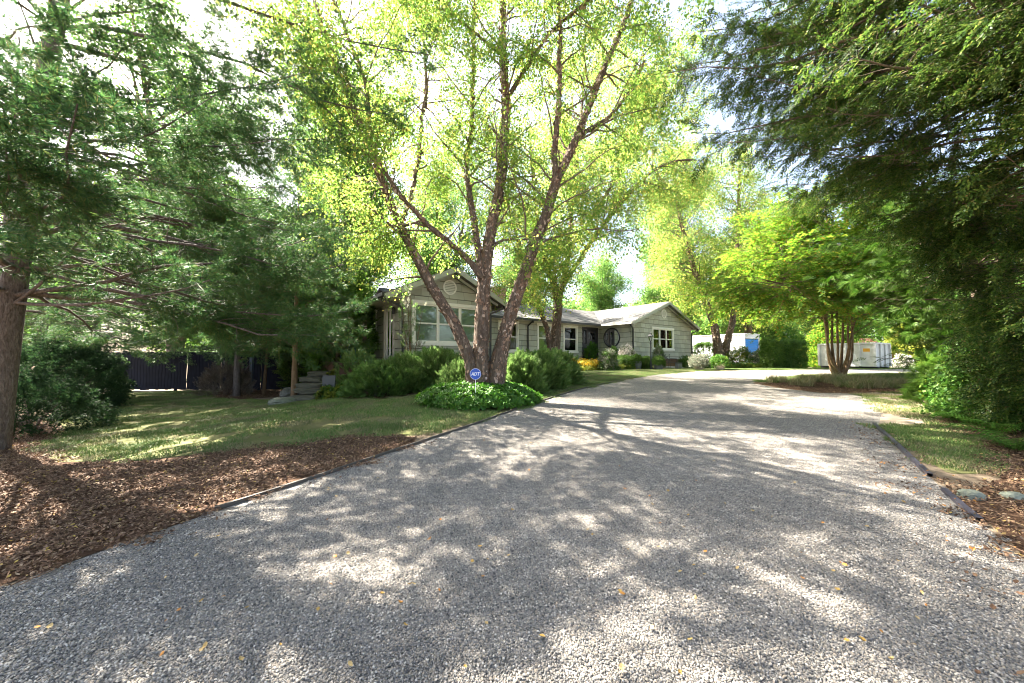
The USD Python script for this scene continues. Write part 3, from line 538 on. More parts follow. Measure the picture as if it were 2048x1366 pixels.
def slab3(pts, t):
    p = np.array(pts, float); n = nrm(np.cross(p[1] - p[0], p[2] - p[0])); n = n if n[2] > 0 else -n
    v = np.vstack([p, p - n * t]); return v, [[0, 1, 2, 3], [7, 6, 5, 4], [0, 4, 5, 1], [1, 5, 6, 2], [2, 6, 7, 3], [3, 7, 4, 0]]
def beam(a, b, w, h, up=(0, 0, 1)):
    a, b = np.array(a, float), np.array(b, float); f = nrm(b - a); s = nrm(np.cross(up, f)); u = np.cross(f, s)
    v = [p + s * x + u * y for p in (a, b) for x, y in ((-w / 2, -h / 2), (w / 2, -h / 2), (w / 2, h / 2), (-w / 2, h / 2))]
    return np.array(v), [[0, 1, 2, 3], [7, 6, 5, 4], [0, 4, 5, 1], [1, 5, 6, 2], [2, 6, 7, 3], [3, 7, 4, 0]]
def gable_vent(wall, s, z, rad):
    a = np.linspace(0, 2 * np.pi, 33)[:-1]; ring = Polygon(np.c_[s + np.cos(a) * rad, z + np.sin(a) * rad]).difference(Polygon(np.c_[s + np.cos(a) * rad * .8, z + np.sin(a) * rad * .8]))
    vp = obj('gable_vent', wall.slab(ring, .0, .06), 'white_paint', HOUSE)
    obj('backing', wall.slab(Polygon(np.c_[s + np.cos(a) * rad * .82, z + np.sin(a) * rad * .82]), .03, .036), 'trim_grey', vp)
    for q in np.linspace(-.66, .66, 7):
        hw_ = math.sqrt(max(.8 ** 2 - q * q, .01)) * rad
        v, f = bev((s - hw_, z + q * rad - .012, .037), (s + hw_, z + q * rad + .012, .056)); obj('louvre', (wall.P(v), f), 'white_paint', vp)
def downspout(pts, name='downspout'):
    mb = MB(); p = [np.array(q, float) for q in pts]
    for a, b in zip(p[:-1], p[1:]): mb.add(*beam(a, b, .075, .075, up=(0.3, 0.95, 0.05)))
    head = lathe([(0.02, -.14), (.045, -.12), (.05, -.05), (.09, 0.0), (.10, .08), (.08, .09)], 8); mb.add(head[0] + p[0], head[1])
    obj(name, mb.out(), 'dark_metal', HOUSE)

U0, U1, RP = 0.30, 4.30, 2.30
LF = Wall((0, 0.30, 0), (1, 0, 0), (0, -1, 0))
lf_out = Polygon([(U0, -.6), (U1, -.6), (U1, 2.55), (RP, 3.50), (U0, 2.55)])
lw = [rect(.85, 3.75, .75, 2.22)]
shingled(LF, lf_out, lw, name='wall', seed=1)
window(LF, .85, 3.75, .75, 2.22, 3, blind=True, label='wide triple window with pale blinds in the near gable')
gable_vent(LF, RP, 2.98, .30)
LS = Wall((U0, 0, 0), (0, 1, 0), (-1, 0, 0))
ld = rect(.95, 1.95, .02, 2.12)
shingled(LS, Polygon([(.32, -.6), (8, -.6), (8, 2.5), (.32, 2.5)]), [ld, rect(3.2, 4.6, .8, 2.1)], name='wall', seed=2, single=False)
window(LS, 3.2, 4.6, .8, 2.1, 2)
dm = MB()
for q in ((.82, .95, 0, 2.12), (1.95, 2.08, 0, 2.12), (.80, 2.10, 2.12, 2.26)): dm.add(*LS.box(*q, .0, .06, .006))
sd = obj('side_door', dm.out(), 'soffit', HOUSE, label='glazed side door in a cream frame')
fr = MB()
for q in ((.95, 1.06, .02, 2.12), (1.84, 1.95, .02, 2.12), (1.06, 1.84, .02, .25), (1.06, 1.84, 2.0, 2.12), (1.42, 1.47, .25, 2.0)): fr.add(*LS.box(*q, -.05, .01, .004))
obj('frame', fr.out(), 'white_paint', sd); obj('pane', LS.box(1.06, 1.84, .25, 2.0, -.028, -.02), 'glass', sd)
wl = lathe([(.0, 0), (.05, .01), (.065, .18), (.08, .2), (.03, .28), (.0, .3)], 6)
obj('wall_lantern', (wl[0] + [U0 - .13, .62, 1.78], wl[1]), 'dark_metal', HOUSE)
MF = Wall((0, 4.4, 0), (1, 0, 0), (0, -1, 0))
md = rect(14.75, 16.25, .02, 2.15); mw = [rect(12.9, 14.1, .55, 2.2), rect(10.6, 11.7, .55, 2.2), rect(7.6, 8.9, .55, 2.2), rect(5.3, 6.5, .55, 2.2)]
shingled(MF, Polygon([(4.32, -.6), (16.48, -.6), (16.48, 2.5), (4.32, 2.5)]), [md] + mw, name='wall', seed=3, single=False)
for o in mw: b = o.bounds; window(MF, b[0], b[2], b[1], b[3], 1)
mb = MB()
for q in ((14.65, 14.75, .0, 2.15), (16.25, 16.35, .0, 2.15), (14.63, 16.37, 2.15, 2.28)): mb.add(*MF.box(*q, .0, .05, .005))
for q in ((14.75, 14.83, .02, 2.15), (15.12, 15.2, .02, 2.15)): mb.add(*MF.box(*q, -.06, .02, .004))
for q in ((14.83, 15.12, .02, 1.1), (14.83, 15.12, 2.05, 2.15), (14.83, 15.12, 1.55, 1.6)): mb.add(*MF.box(*q, -.05, .01, .004))
fd = obj('front_door', mb.out(), 'black_paint', HOUSE, label='black front door with small upper panes and a side light')
leaf = rect(15.2, 16.25, .02, 2.15); panes = []
for i in range(3):
    for j in range(2): panes.append(rect(15.38 + i * .235, 15.59 + i * .235, 1.42 + j * .26, 1.65 + j * .26))
for o in panes: leaf = leaf.difference(o)
obj('door_leaf', MF.slab(leaf, -.06, -.015), 'black_paint', fd)
for o in panes + [rect(14.83, 15.12, 1.1, 1.55), rect(14.83, 15.12, 1.6, 2.05)]:
    b = o.bounds; obj('pane', MF.box(b[0], b[2], b[1], b[3], -.045, -.04), 'glass', fd)
obj('handle', (lambda m: (m[0] + [15.28, 4.37, 1.0], m[1]))(lathe([(0, -.12), (.014, -.12), (.014, .12), (0, .12)], 6)), 'edging_metal', fd)
RS = Wall((16.5, 0, 0), (0, 1, 0), (-1, 0, 0))
shingled(RS, Polygon([(1.72, -.6), (4.38, -.6), (4.38, 2.5), (1.72, 2.5)]), [], name='wall', seed=4)
RF = Wall((0, 1.7, 0), (1, 0, 0), (0, -1, 0))
rw = [rect(19.1, 21.8, .75, 2.2)]
shingled(RF, Polygon([(16.5, -.6), (24.6, -.6), (24.6, 2.55), (20.55, 4.05), (16.5, 2.55)]), rw, name='wall', seed=5)
window(RF, 19.1, 21.8, .75, 2.2, 3, label='white triple window in the far gable')
gable_vent(RF, 20.55, 3.35, .34)
# walls away from the camera, floor and the inner partition, so that rooms are closed
bk = MB(); bk.box((4.3, 11.5, -.6), (24.6, 11.64, 2.5)); bk.box((24.46, 1.86, -.6), (24.6, 11.5, 2.55)); bk.box((.3, 8.0, -.6), (4.3, 8.14, 2.5)); bk.box((4.16, .46, -.6), (4.3, 4.26, 2.5))
obj('wall', bk.out(), 'siding', HOUSE)
fl = MB(); fl.box((.46, .46, -.1), (4.14, 7.98, -.02)); fl.box((4.32, 4.56, -.1), (24.4, 11.4, -.02)); fl.box((16.66, 1.86, -.1), (24.4, 4.5, -.02)); fl.box((.46, 3.2, 0), (4.14, 3.3, 2.4)); fl.box((4.6, 7.6, 0), (24.3, 7.7, 2.4))
obj('interior', fl.out(), 'interior', HOUSE)
# roofs
def roof(pts, ridge_first=True):
    rp = obj('roof', slab3(pts, .10), 'roof_shingle', HOUSE); p = np.array(pts, float); top = p[:, 2].max()
    hi = [k for k in range(4) if p[k, 2] > top - .3]; a, b = (p[hi[0]], p[hi[1]]); lo = [k for k in range(4) if k not in hi]; c, d = p[lo[0]], p[lo[1]]
    if np.linalg.norm(a - c) > np.linalg.norm(a - d): c, d = d, c
    n = nrm(np.cross(b - a, c - a)); n = n if n[2] > 0 else -n; L, S = np.linalg.norm(b - a), np.linalg.norm(c - a); mb = MB(); r = np.random.default_rng(int(L * 97)); e, f = (b - a) / L, (a - c) / S; t = 0.0; k = 0
    while t < S - .05:
        x = -r.uniform(0, .3)
        while x < L:
            w = r.uniform(.28, .34); x0, x1 = max(x, 0), min(x + w - .006, L); h = min(.205, S - t); q = c + f * t
            if x1 - x0 > .03: mb.add([q + e * x0 + n * .004, q + e * x1 + n * .004, q + e * x1 + n * .020, q + e * x0 + n * .020, q + e * x1 + f * h + n * .005, q + e * x0 + f * h + n * .005], [[0, 1, 2, 3], [3, 2, 4, 5]])
            x += w
        t += .2; k += 1
    obj('shingle_courses', mb.out(), 'roof_tab', rp, kind='stuff')
    return rp
ZR, ZE = 3.72, 2.46
roof([(RP, -.28, ZR), (-.42, -.28, ZE - .06), (-.42, 8.2, ZE - .06), (RP, 8.2, ZR)]); roof([(RP, -.28, ZR), (RP, 8.2, ZR), (4.86, 8.2, ZE), (4.86, -.28, ZE)])
roof([(1.8, 3.85, 2.50), (20.5, 3.85, 2.50), (20.5, 8.0, 4.12), (1.8, 8.0, 4.12)]); roof([(1.8, 8.0, 4.12), (20.5, 8.0, 4.12), (20.5, 12.1, 2.5), (1.8, 12.1, 2.5)])
roof([(20.55, 1.2, 4.22), (15.95, 1.2, 2.48), (15.95, 9.2, 2.48), (20.55, 9.2, 4.22)]); roof([(20.55, 1.2, 4.22), (20.55, 12.0, 4.22), (25.1, 12.0, 2.48), (25.1, 1.2, 2.48)])
# rake boards, fascia, soffits, gutters
def trim(a, b, w=.035, h=.19, m='trim_grey', name='rake_board'): obj(name, beam(a, b, w, h), m, HOUSE)
for (uc, zr, ue0, ue1, ze0, ze1, v) in ((RP, ZR, -.42, 4.86, ZE - .06, ZE, -.30), (20.55, 4.22, 15.95, 25.1, 2.48, 2.48, 1.18)):
    trim((uc - .01, v, zr - .12), (ue0, v, ze0 - .12)); trim((uc + .01, v, zr - .12), (ue1, v, ze1 - .12))
    trim((uc - .02, v + .30, zr - .27), (ue0 + .5, v + .31, ze0 - .05), .03, .10, 'trim_grey', 'frieze_board'); trim((uc + .02, v + .30, zr - .27), (ue1 - .4, v + .31, ze1 - .05), .03, .10, 'trim_grey', 'frieze_board')
obj('soffit', slab3([(-.40, -.26, 2.31), (.28, -.26, 2.31), (.28, 8, 2.31), (-.40, 8, 2.31)], .02), 'soffit', HOUSE)
obj('soffit', slab3([(4.32, 3.9, 2.37), (16.4, 3.9, 2.37), (16.4, 4.38, 2.37), (4.32, 4.38, 2.37)], .02), 'soffit', HOUSE)
obj('soffit', slab3([(16.0, 1.25, 2.35), (16.48, 1.25, 2.35), (16.48, 4.3, 2.35), (16.0, 4.3, 2.35)], .02), 'soffit', HOUSE)
def gutter(a, b, m): obj('gutter', beam(a, b, .12, .12), m, HOUSE)
gutter((-.47, -.28, 2.36), (-.47, 8, 2.36), 'dark_metal'); gutter((4.92, -.25, 2.37), (4.92, 3.75, 2.37), 'trim_grey'); gutter((4.95, 3.78, 2.43), (16.0, 3.78, 2.43), 'dark_metal'); gutter((15.9, 1.22, 2.40), (15.9, 3.7, 2.40), 'white_paint'); gutter((25.15, 1.22, 2.40), (25.15, 9, 2.40), 'white_paint')
downspout([(-.40, .10, 2.28), (.36, .20, 2.02), (.40, .21, -.5)]); downspout([(4.80, -.05, 2.32), (4.22, .20, 2.05), (4.22, .21, -.5)]); downspout([(15.95, 1.35, 2.33), (16.56, 1.58, 2.05), (16.56, 1.60, -.5)]); downspout([(25.1, 1.40, 2.33), (24.54, 1.60, 2.05), (24.54, 1.61, -.5)]); downspout([(9.7, 3.84, 2.36), (9.7, 4.32, 2.1), (9.7, 4.32, -.5)])
mat('brick_look', {'g': ('texture_coordinate', {}), 'mp': ('mapping', {'rotation': (1.5708, 0, 0)}), 'k': ('brick_texture', {'color1': (0.38, 0.14, 0.08), 'color2': (0.30, 0.10, 0.06), 'mortar': (0.36, 0.31, 0.27), 'scale': 1.0, 'mortar_size': 0.012, 'brick_width': 0.21, 'row_height': 0.075}), 'p': ('principled_bsdf', {'roughness': 0.9})}, [('g.object', 'mp.vector'), ('mp.vector', 'k.vector'), ('k.color', 'p.base_color')])
ch = MB(); ch.add(*rbox((9.5, 7.6, 2.6), (10.4, 8.4, 5.0), .01)); ch.add(*rbox((9.44, 7.54, 4.75), (10.46, 8.46, 4.9), .015))
chp = obj('chimney', ch.out(), 'brick_look', HOUSE); obj('cap', rbox((9.42, 7.52, 5.0), (10.48, 8.48, 5.12), .02), 'white_paint', chp)
# porch post and deck on the near side
dk = MB(); [dk.box((-1.7 + .145 * i, .4, -.05), (-1.7 + .145 * i + .138, 7.5, .0)) for i in range(14)]; dk.box((-1.68, .42, -.9), (.28, 7.48, -.06))
obj('deck', dk.out(), 'brown_wood', HOUSE); obj('porch_post', rbox((-.42, 2.5, 0), (-.28, 2.64, 2.3), .012), 'brown_wood', HOUSE); obj('porch_post', rbox((-.42, 6.5, 0), (-.28, 6.64, 2.3), .012), 'brown_wood', HOUSE)

# the round mirror by the front door
a = np.linspace(0, 2 * np.pi, 49)[:-1]
m_ = thing('wall_mirror', 'round black framed mirror on the grey wall right of the front door', 'mirror', (HOUSE_O[0], HOUSE_O[1], HOUSE_Z), HOUSE_RZ)
cz, cs, R_ = 1.52, 3.25, .68
prof = [(R_ - .06, .03), (R_ - .06, .075), (R_ - .03, .09), (R_ + .02, .075), (R_ + .03, .04)]
fv = np.array([[cs + q * math.cos(t), cz + q * math.sin(t), h] for q, h in prof for t in a]); n = len(a)
ff = [[i * n + k, i * n + (k + 1) % n, (i + 1) * n + (k + 1) % n, (i + 1) * n + k] for i in range(4) for k in range(n)]
obj('frame', (RS.P(fv), ff), 'black_paint', m_, smooth=30); obj('glass', RS.slab(Polygon(np.c_[cs + np.cos(a) * (R_ - .05), cz + np.sin(a) * (R_ - .05)]), .04, .05), 'mirror', m_)
# blue chair on the side deck
c_ = thing('garden_chair', 'blue slatted chair on the side deck behind the evergreen', 'chair', hw(-.75, 3.6, 0), HOUSE_RZ + 180)
for i in range(5): obj('slat', rbox((-.28 + i * .115, .20, .3), (-.19 + i * .115, .23, .95), .005), 'blue_paint', c_)
obj('seat', rbox((-.3, -.28, .28), (.3, .22, .32), .01), 'blue_paint', c_)
for x in (-.33, .33):
    obj('leg', rbox((x - .03, -.3, 0), (x + .03, -.24, .5), .006), 'blue_paint', c_); obj('leg', rbox((x - .03, .2, 0), (x + .03, .26, .5), .006), 'blue_paint', c_); obj('armrest', rbox((x - .06, -.32, .5), (x + .06, .28, .53), .006), 'blue_paint', c_)

# ------------------------------------------------------------------ plant building
def blade(p, d, w, up=None):
    """Needles as thin triangles. p (n,3) base, d (n,3) length vector."""
    s = nrm(np.cross(d, np.random.default_rng(len(p)).normal(size=p.shape))) * w
    v = np.stack([p - s, p + s, p + d], 1).reshape(-1, 3); return v, np.arange(len(p) * 3).reshape(-1, 3)
def cone_dirs(r, n, a0, a1):
    a, t = r.uniform(a0, a1, n), r.uniform(0, 2 * np.pi, n); return np.stack([np.cos(a), np.sin(a) * np.cos(t), np.sin(a) * np.sin(t)], -1)
def needle_spray(seed, L=0.44, tufts=13, per=20, nl=0.105, w=0.0034):
    r = np.random.default_rng(seed); mb = MB(); mb.add(*tube([(0, 0, 0), (L * .5, 0, .01), (L, 0, .035)], [.005, .004, .002], 3))
    for i in range(tufts):
        x = L * (0.15 + .85 * i / (tufts - 1)); c = np.array([x, 0, .02 * x / L]); side = np.array([.04, (.03 + .35 * (L - x)) * (1 if i % 2 else -1) * r.uniform(.4, 1.0), r.normal(0, .03)]) * (1 if i < tufts - 1 else 0)
        e = c + side;
        if i < tufts - 1: mb.add(*tube([c - [.03, 0, 0], e], .0025, 3))
        d = cone_dirs(r, per, .35, 1.25) * nl * r.uniform(.7, 1.1, (per, 1)); d[:, 2] -= .012
        mb.add(*blade(np.repeat(e[None], per, 0), d, w))
    return mb.out()
def flat_fan(seed, L=0.36, pairs=9, w=0.008, sub=5, droop=0.25, spread=0.85):
    """Scale-leaved or feathery flat spray."""
    r = np.random.default_rng(seed); P, D, Wd = [], [], []
    for i in range(pairs):
        x = L * (i + .6) / pairs; bl = L * .42 * (1 - .62 * i / pairs) * r.uniform(.8, 1.15)
        for s in (-1, 1):
            a = s * spread * r.uniform(.8, 1.1); d = np.array([math.cos(a), math.sin(a), -.10 + r.normal(0, .10)]); b = np.array([x, 0, -droop * x * x / L])
            P.append(b); D.append(d * bl); Wd.append(w)
            for k in range(sub):
                q = b + d * bl * (k + .5) / sub; a2 = a + r.choice([-1, 1]) * .7; d2 = np.array([math.cos(a2), math.sin(a2), -.15 + r.normal(0, .15)]); P.append(q); D.append(d2 * bl * .42); Wd.append(w * .8)
    P.append(np.zeros(3)); D.append(np.array([L * 1.08, 0, -droop * L])); Wd.append(w)
    P, D, Wd = np.array(P), np.array(D), np.array(Wd)[:, None]
    s = nrm(np.cross(D, [0, 0, 1.0]) + r.normal(0, .004, D.shape)) * Wd; m = P + D * .55
    v = np.stack([P, m - s, m + s, P + D], 1).reshape(-1, 3); k = np.arange(len(P))[:, None] * 4
    return v, np.vstack([k + [0, 2, 1], k + [1, 2, 3]])
def scale_spray(seed, L=0.30, pairs=7, w=0.011, droop=0.3, spread=0.8):
    r = np.random.default_rng(seed); mb = MB(); mb.add(*tube([(0, 0, 0), (L * .5, 0, -droop * L * .25), (L, 0, -droop * L)], [.004, .003, .002], 3))
    for i in range(pairs * 2 + 1):
        end = i == pairs * 2; x = L * (.92 if end else (i // 2 + .5) / pairs); bl = L * (.34 if end else .40 * (1 - .55 * x / L)) * r.uniform(.8, 1.15); a = 0 if end else (1 if i % 2 else -1) * spread * r.uniform(.75, 1.15); c = np.array([x, 0, -droop * x * x / L])
        for k in range(4):
            a2 = a + r.normal(0, .38); d = np.array([math.cos(a2), math.sin(a2), -.18 + r.normal(0, .25)]); d /= np.linalg.norm(d); l = bl * .42; s = nrm(np.cross(d, np.array([0, 0, 1.0]) + r.normal(0, .35, 3))) * w * r.uniform(.7, 1.2); p = c + np.array([math.cos(a), math.sin(a), -.15]) * bl * k / 4.0
            mb.add([p, p + d * l * .5 + s, p + d * l * .5 - s, p + d * l], [[0, 1, 3], [0, 3, 2]])
    return mb.out()
def leaf_spray(seed, L=0.42, n=18, size=0.055, hang=0.5, flat=False, wide=0.36, fan=.05):
    r = np.random.default_rng(seed); mb = MB(); mb.add(*tube([(0, 0, 0), (L * .5, .01, -.01), (L, 0, -.05 * (not flat))], [.003, .002, .001], 3))
    for i in range(n):
        x = L * (.08 + .92 * i / n); c = np.array([x, 0, -.05 * (x / L) ** 2]) + r.normal(0, [.03, fan, .015 if flat else fan * .9])
        a = r.uniform(.4, 1.2) * (1 if i % 2 else -1); d = np.array([math.cos(a), math.sin(a), (-.15 if flat else -hang) + r.normal(0, .15 if flat else .35)]); d /= np.linalg.norm(d)
        up = nrm(np.array([0, 0, 1.0]) + r.normal(0, .25 if flat else .7, 3)); s = nrm(np.cross(d, up)); u = np.cross(s, d); l = size * r.uniform(.6, 1.2)
        v = np.array([c, c + d * l * .4 + s * l * wide + u * l * .06, c + d * l * .4 - s * l * wide + u * l * .06, c + d * l, c + d * l * .45])
        mb.add(v, [[0, 1, 4], [0, 4, 2], [4, 1, 3], [4, 3, 2]])
    return mb.out()
def leaf_clump(seed, R=0.6, n=60, size=0.13):
    r = np.random.default_rng(seed); c = nrm(r.normal(size=(n, 3))) * R * r.random((n, 1)) ** .45; d = nrm(r.normal(size=(n, 3)) + [0, 0, -.4]); s = nrm(np.cross(d, r.normal(size=(n, 3)))); l = size * r.uniform(.6, 1.3, (n, 1))
    v = np.stack([c, c + d * l * .45 + s * l * .36, c + d * l * .45 - s * l * .36, c + d * l], 1).reshape(-1, 3); k = np.arange(n)[:, None] * 4
    return v, np.vstack([k + [0, 1, 3], k + [0, 3, 2]])
def thread_spray(seed, n=26, L=0.27, w=0.0048):
    r = np.random.default_rng(seed); mb = MB()
    for i in range(n):
        a = r.uniform(-1.0, 1.0); d0 = np.array([math.cos(a), math.sin(a), r.uniform(-.1, .5)]); l = L * r.uniform(.55, 1.1); p = np.zeros(3) + r.normal(0, .02, 3); pts = [p]
        for k in range(4):
            d = nrm(d0 + np.array([0, 0, -.55 * k])); pts.append(pts[-1] + d * l / 4)
        mb.add(*tubes(np.array(pts)[None], np.array([[w, w, w * .9, w * .7, w * .2]]), 3))
        for k in (1, 2, 3):
            for s in (-1, 1):
                q = pts[k]; e = q + (pts[k + 1] - q) * .9 + s * nrm(np.cross(d0, [0, 0, 1.0])) * l * .12 + [0, 0, -.02]; mb.add(np.array([q - [0, 0, w * .5], q + [0, 0, w * .5], e]), [[0, 1, 2]])
    return mb.out()
def kids(P, R, r, t0, t1, spacing, L, ang, droop=0.3, rise=0.0, n=5, rmax=0.04, rfac=0.55, shrink=0.4, flat=0.0, wobble=0.12, az=None):
    """Children of the polylines P (N,m,3): positions, lengths and directions drawn at random."""
    N, m, _ = P.shape; out, rad = [], []
    seg = np.linalg.norm(np.diff(P, axis=1), axis=2).sum(1)
    for i in range(N):
        k = max(int(round(seg[i] * (t1 - t0) / spacing)), 1)
        t = t0 + (t1 - t0) * (np.arange(k) + r.random(k)) / k; x = t * (m - 1); j = np.minimum(x.astype(int), m - 2); f = (x - j)[:, None]
        b = P[i, j] * (1 - f) + P[i, j + 1] * f; T = nrm(P[i, j + 1] - P[i, j]); rr = (R[i, j] * (1 - f[:, 0]) + R[i, j + 1] * f[:, 0]) * rfac
        q = r.normal(size=(k, 3))
        if flat:
            sd = nrm(np.cross(T, [0, 0, 1.0])) * np.where((np.arange(k) + r.integers(0, 2)) % 2, 1, -1)[:, None]; q = sd * flat + q * (1 - flat)
        pr = nrm(q - (q * T).sum(1, keepdims=True) * T); a = r.uniform(*ang, (k, 1)); d0 = T * np.cos(a) + pr * np.sin(a); d0[:, 2] += rise
        l = r.uniform(*L, k) * (1 - shrink * (t - t0) / max(t1 - t0, 1e-6)); p = [b]; w = r.normal(0, wobble, (k, n, 3))
        for s in range(1, n):
            d = nrm(d0 + w[:, s] + np.array([0, 0, -droop * s / (n - 1)])); p.append(p[-1] + d * l[:, None] / (n - 1))
        out.append(np.stack(p, 1)); r0 = np.minimum(rr, rmax); rad.append(r0[:, None] * np.linspace(1, .22, n))
    return np.concatenate(out), np.concatenate(rad)
def spray_spots(P, r, spacing, t0=0.1, spread=0.45, hang=0.0, upn=0.3, tip=True):
    pos, fwd = [], []; N, m, _ = P.shape; seg = np.linalg.norm(np.diff(P, axis=1), axis=2).sum(1)
    for i in range(N):
        k = max(int(seg[i] * (1 - t0) / spacing), 1); t = t0 + (1 - t0) * (np.arange(k) + r.random(k) * .9) / k
        if tip: t[-1] = .97
        x = t * (m - 1); j = np.minimum(x.astype(int), m - 2); f = (x - j)[:, None]; pos.append(P[i, j] * (1 - f) + P[i, j + 1] * f); fwd.append(nrm(P[i, j + 1] - P[i, j]))
    pos, fwd = np.concatenate(pos), np.concatenate(fwd); fwd = nrm(fwd + r.normal(0, spread, fwd.shape) + [0, 0, -hang]); up = np.array([0, 0, 1.0]) + r.normal(0, upn, fwd.shape)
    return pos, quat_axes(fwd, up)
def stems(defs, n=14):
    """Each stem: a list of (px, py, Y, width in pixels of the photograph)."""
    P, R = [], []
    for d in defs:
        p = np.array([at(a, b, Y) for a, b, Y, w in d]); w = np.array([w * Y / FPX / 2 * math.cos(math.atan((a - 1024) / FPX)) for a, b, Y, w in d])
        q = spline(np.c_[p, w * 4], n); P.append(q[:, :3]); R.append(q[:, 3] / 4)
    return np.array(P), np.array(R)
def wood(levels, sides=(12, 6, 4, 3)):
    mb = MB()
    for k, (P, R) in enumerate(levels): mb.add(*tubes(P, R, sides[min(k, len(sides) - 1)], rough=.25 if k == 0 else .1, seed=k))
    return mb.out()
def refine(P, R, n, wobble, seed):
    r = np.random.default_rng(seed); out, rad = [], []
    for p, q in zip(P, R):
        s = spline(np.c_[p, q], n); s[1:-1, :3] += (meshkit.fbm(s[1:-1, :3] * 1.5, 3, seed) - .5)[:, None] * r.normal(0, wobble, 3); out.append(s[:, :3]); rad.append(s[:, 3])
    return np.array(out), np.array(rad)
def flakes(P, R, r, density, size=(.03, .10)):
    """Curling plates of peeling bark standing off the stems."""
    mb = []; m = P.shape[1]
    for p, q in zip(P, R):
        seg = np.linalg.norm(np.diff(p, axis=0), axis=1).sum(); k = int(seg * q.mean() * density)
        x = r.uniform(0, m - 1.001, k); j = x.astype(int); f = (x - j)[:, None]; c = p[j] * (1 - f) + p[j + 1] * f; T = nrm(p[j + 1] - p[j]); rr = q[j] * (1 - f[:, 0]) + q[j + 1] * f[:, 0]
        g = r.normal(size=(k, 3)); N = nrm(g - (g * T).sum(1, keepdims=True) * T); S = np.cross(T, N); h = r.uniform(*size, (k, 1)) * r.choice([.6, 1, 1.3], (k, 1)); w = h * r.uniform(.35, .85, (k, 1)); o = c + N * (rr[:, None] * .97)
        lift = np.abs(r.normal(0, .30, (k, 1))) * h; sgn = r.choice([-1, 1], (k, 1)); tw = r.normal(0, .35, (k, 1)); T2 = nrm(T + S * tw); S2 = nrm(np.cross(T2, N))
        v = np.stack([o - S2 * w / 2, o + S2 * w / 2, o - S2 * w * .5 + T2 * h * .6 * sgn + N * lift * .35, o + S2 * w * .5 + T2 * h * .6 * sgn + N * lift * .45, o - S2 * w * .32 + T2 * h * sgn + N * lift * 1.1, o + S2 * w * .38 + T2 * h * sgn + N * lift], 1)
        mb.append(v.reshape(-1, 3))
    v = np.vstack(mb); k = np.arange(len(v) // 6)[:, None] * 6
    return v, np.vstack([k + [0, 1, 3], k + [0, 3, 2], k + [2, 3, 5], k + [2, 5, 4]])
def clumped(pos, q, scale, keep, seed):
    n = meshkit.fbm(pos * scale, 3, seed); ok = n > np.quantile(n, 1 - keep); return pos[ok], q[ok]
def plant(name, label, cat, parts, group=None):
    t = thing(name, label, cat, group=group)
    for p in parts:
        if p[0] == 'mesh': obj(p[1], p[2], p[3], t, smooth=p[4] if len(p) > 4 else True, kind=p[5] if len(p) > 5 else None)
        else: scatter(p[1], p[2], p[3], p[4], p[5], p[6], t, rng=np.random.default_rng(5), kind='stuff')
    return t

# ------------------------------------------------------------------ the birches
BL = [leaf_spray(s, .55, 34, .072, fan=.11) for s in range(6)]
def birch(label, S, seed, limb=(0.24, 1.0, .33, (1.4, 3.3)), tw=.17, sp=.19, flake=120, leafs=BL, lm='birch_leaf', scale=(.8, 1.25), fsize=(.03, .10)):
    r = np.random.default_rng(seed); P, R = refine(*S, 26, .10, seed)
    limbs = kids(P, R, r, limb[0], limb[1], limb[2], limb[3], (.6, 1.25), droop=.55, rise=.25, n=7, rmax=.035, shrink=.35)
    twigs = kids(*limbs, r, .18, 1.0, tw, (.5, 1.25), (.4, 1.2), droop=1.3, n=5, rmax=.008, shrink=.3)
    pos, q = spray_spots(twigs[0], r, sp, hang=.35, spread=.5, upn=.6); pos, q = clumped(pos, q, .8 if len(S[0]) > 5 else .6, .66, seed)
    plant('birch_tree', label, 'tree', [('mesh', 'trunk', wood([(P, R)], (14,)), 'birch_bark'), ('mesh', 'bark_flakes', flakes(P, R, r, flake * 17, fsize), 'bark_flake_look', False, 'stuff'), ('mesh', 'branches', wood([limbs, twigs], (5, 3)), 'brown_bark', True),
        ('scatter', 'crown', leafs, [lm], pos, q, r.uniform(*scale, len(pos)))])
B = 9.8
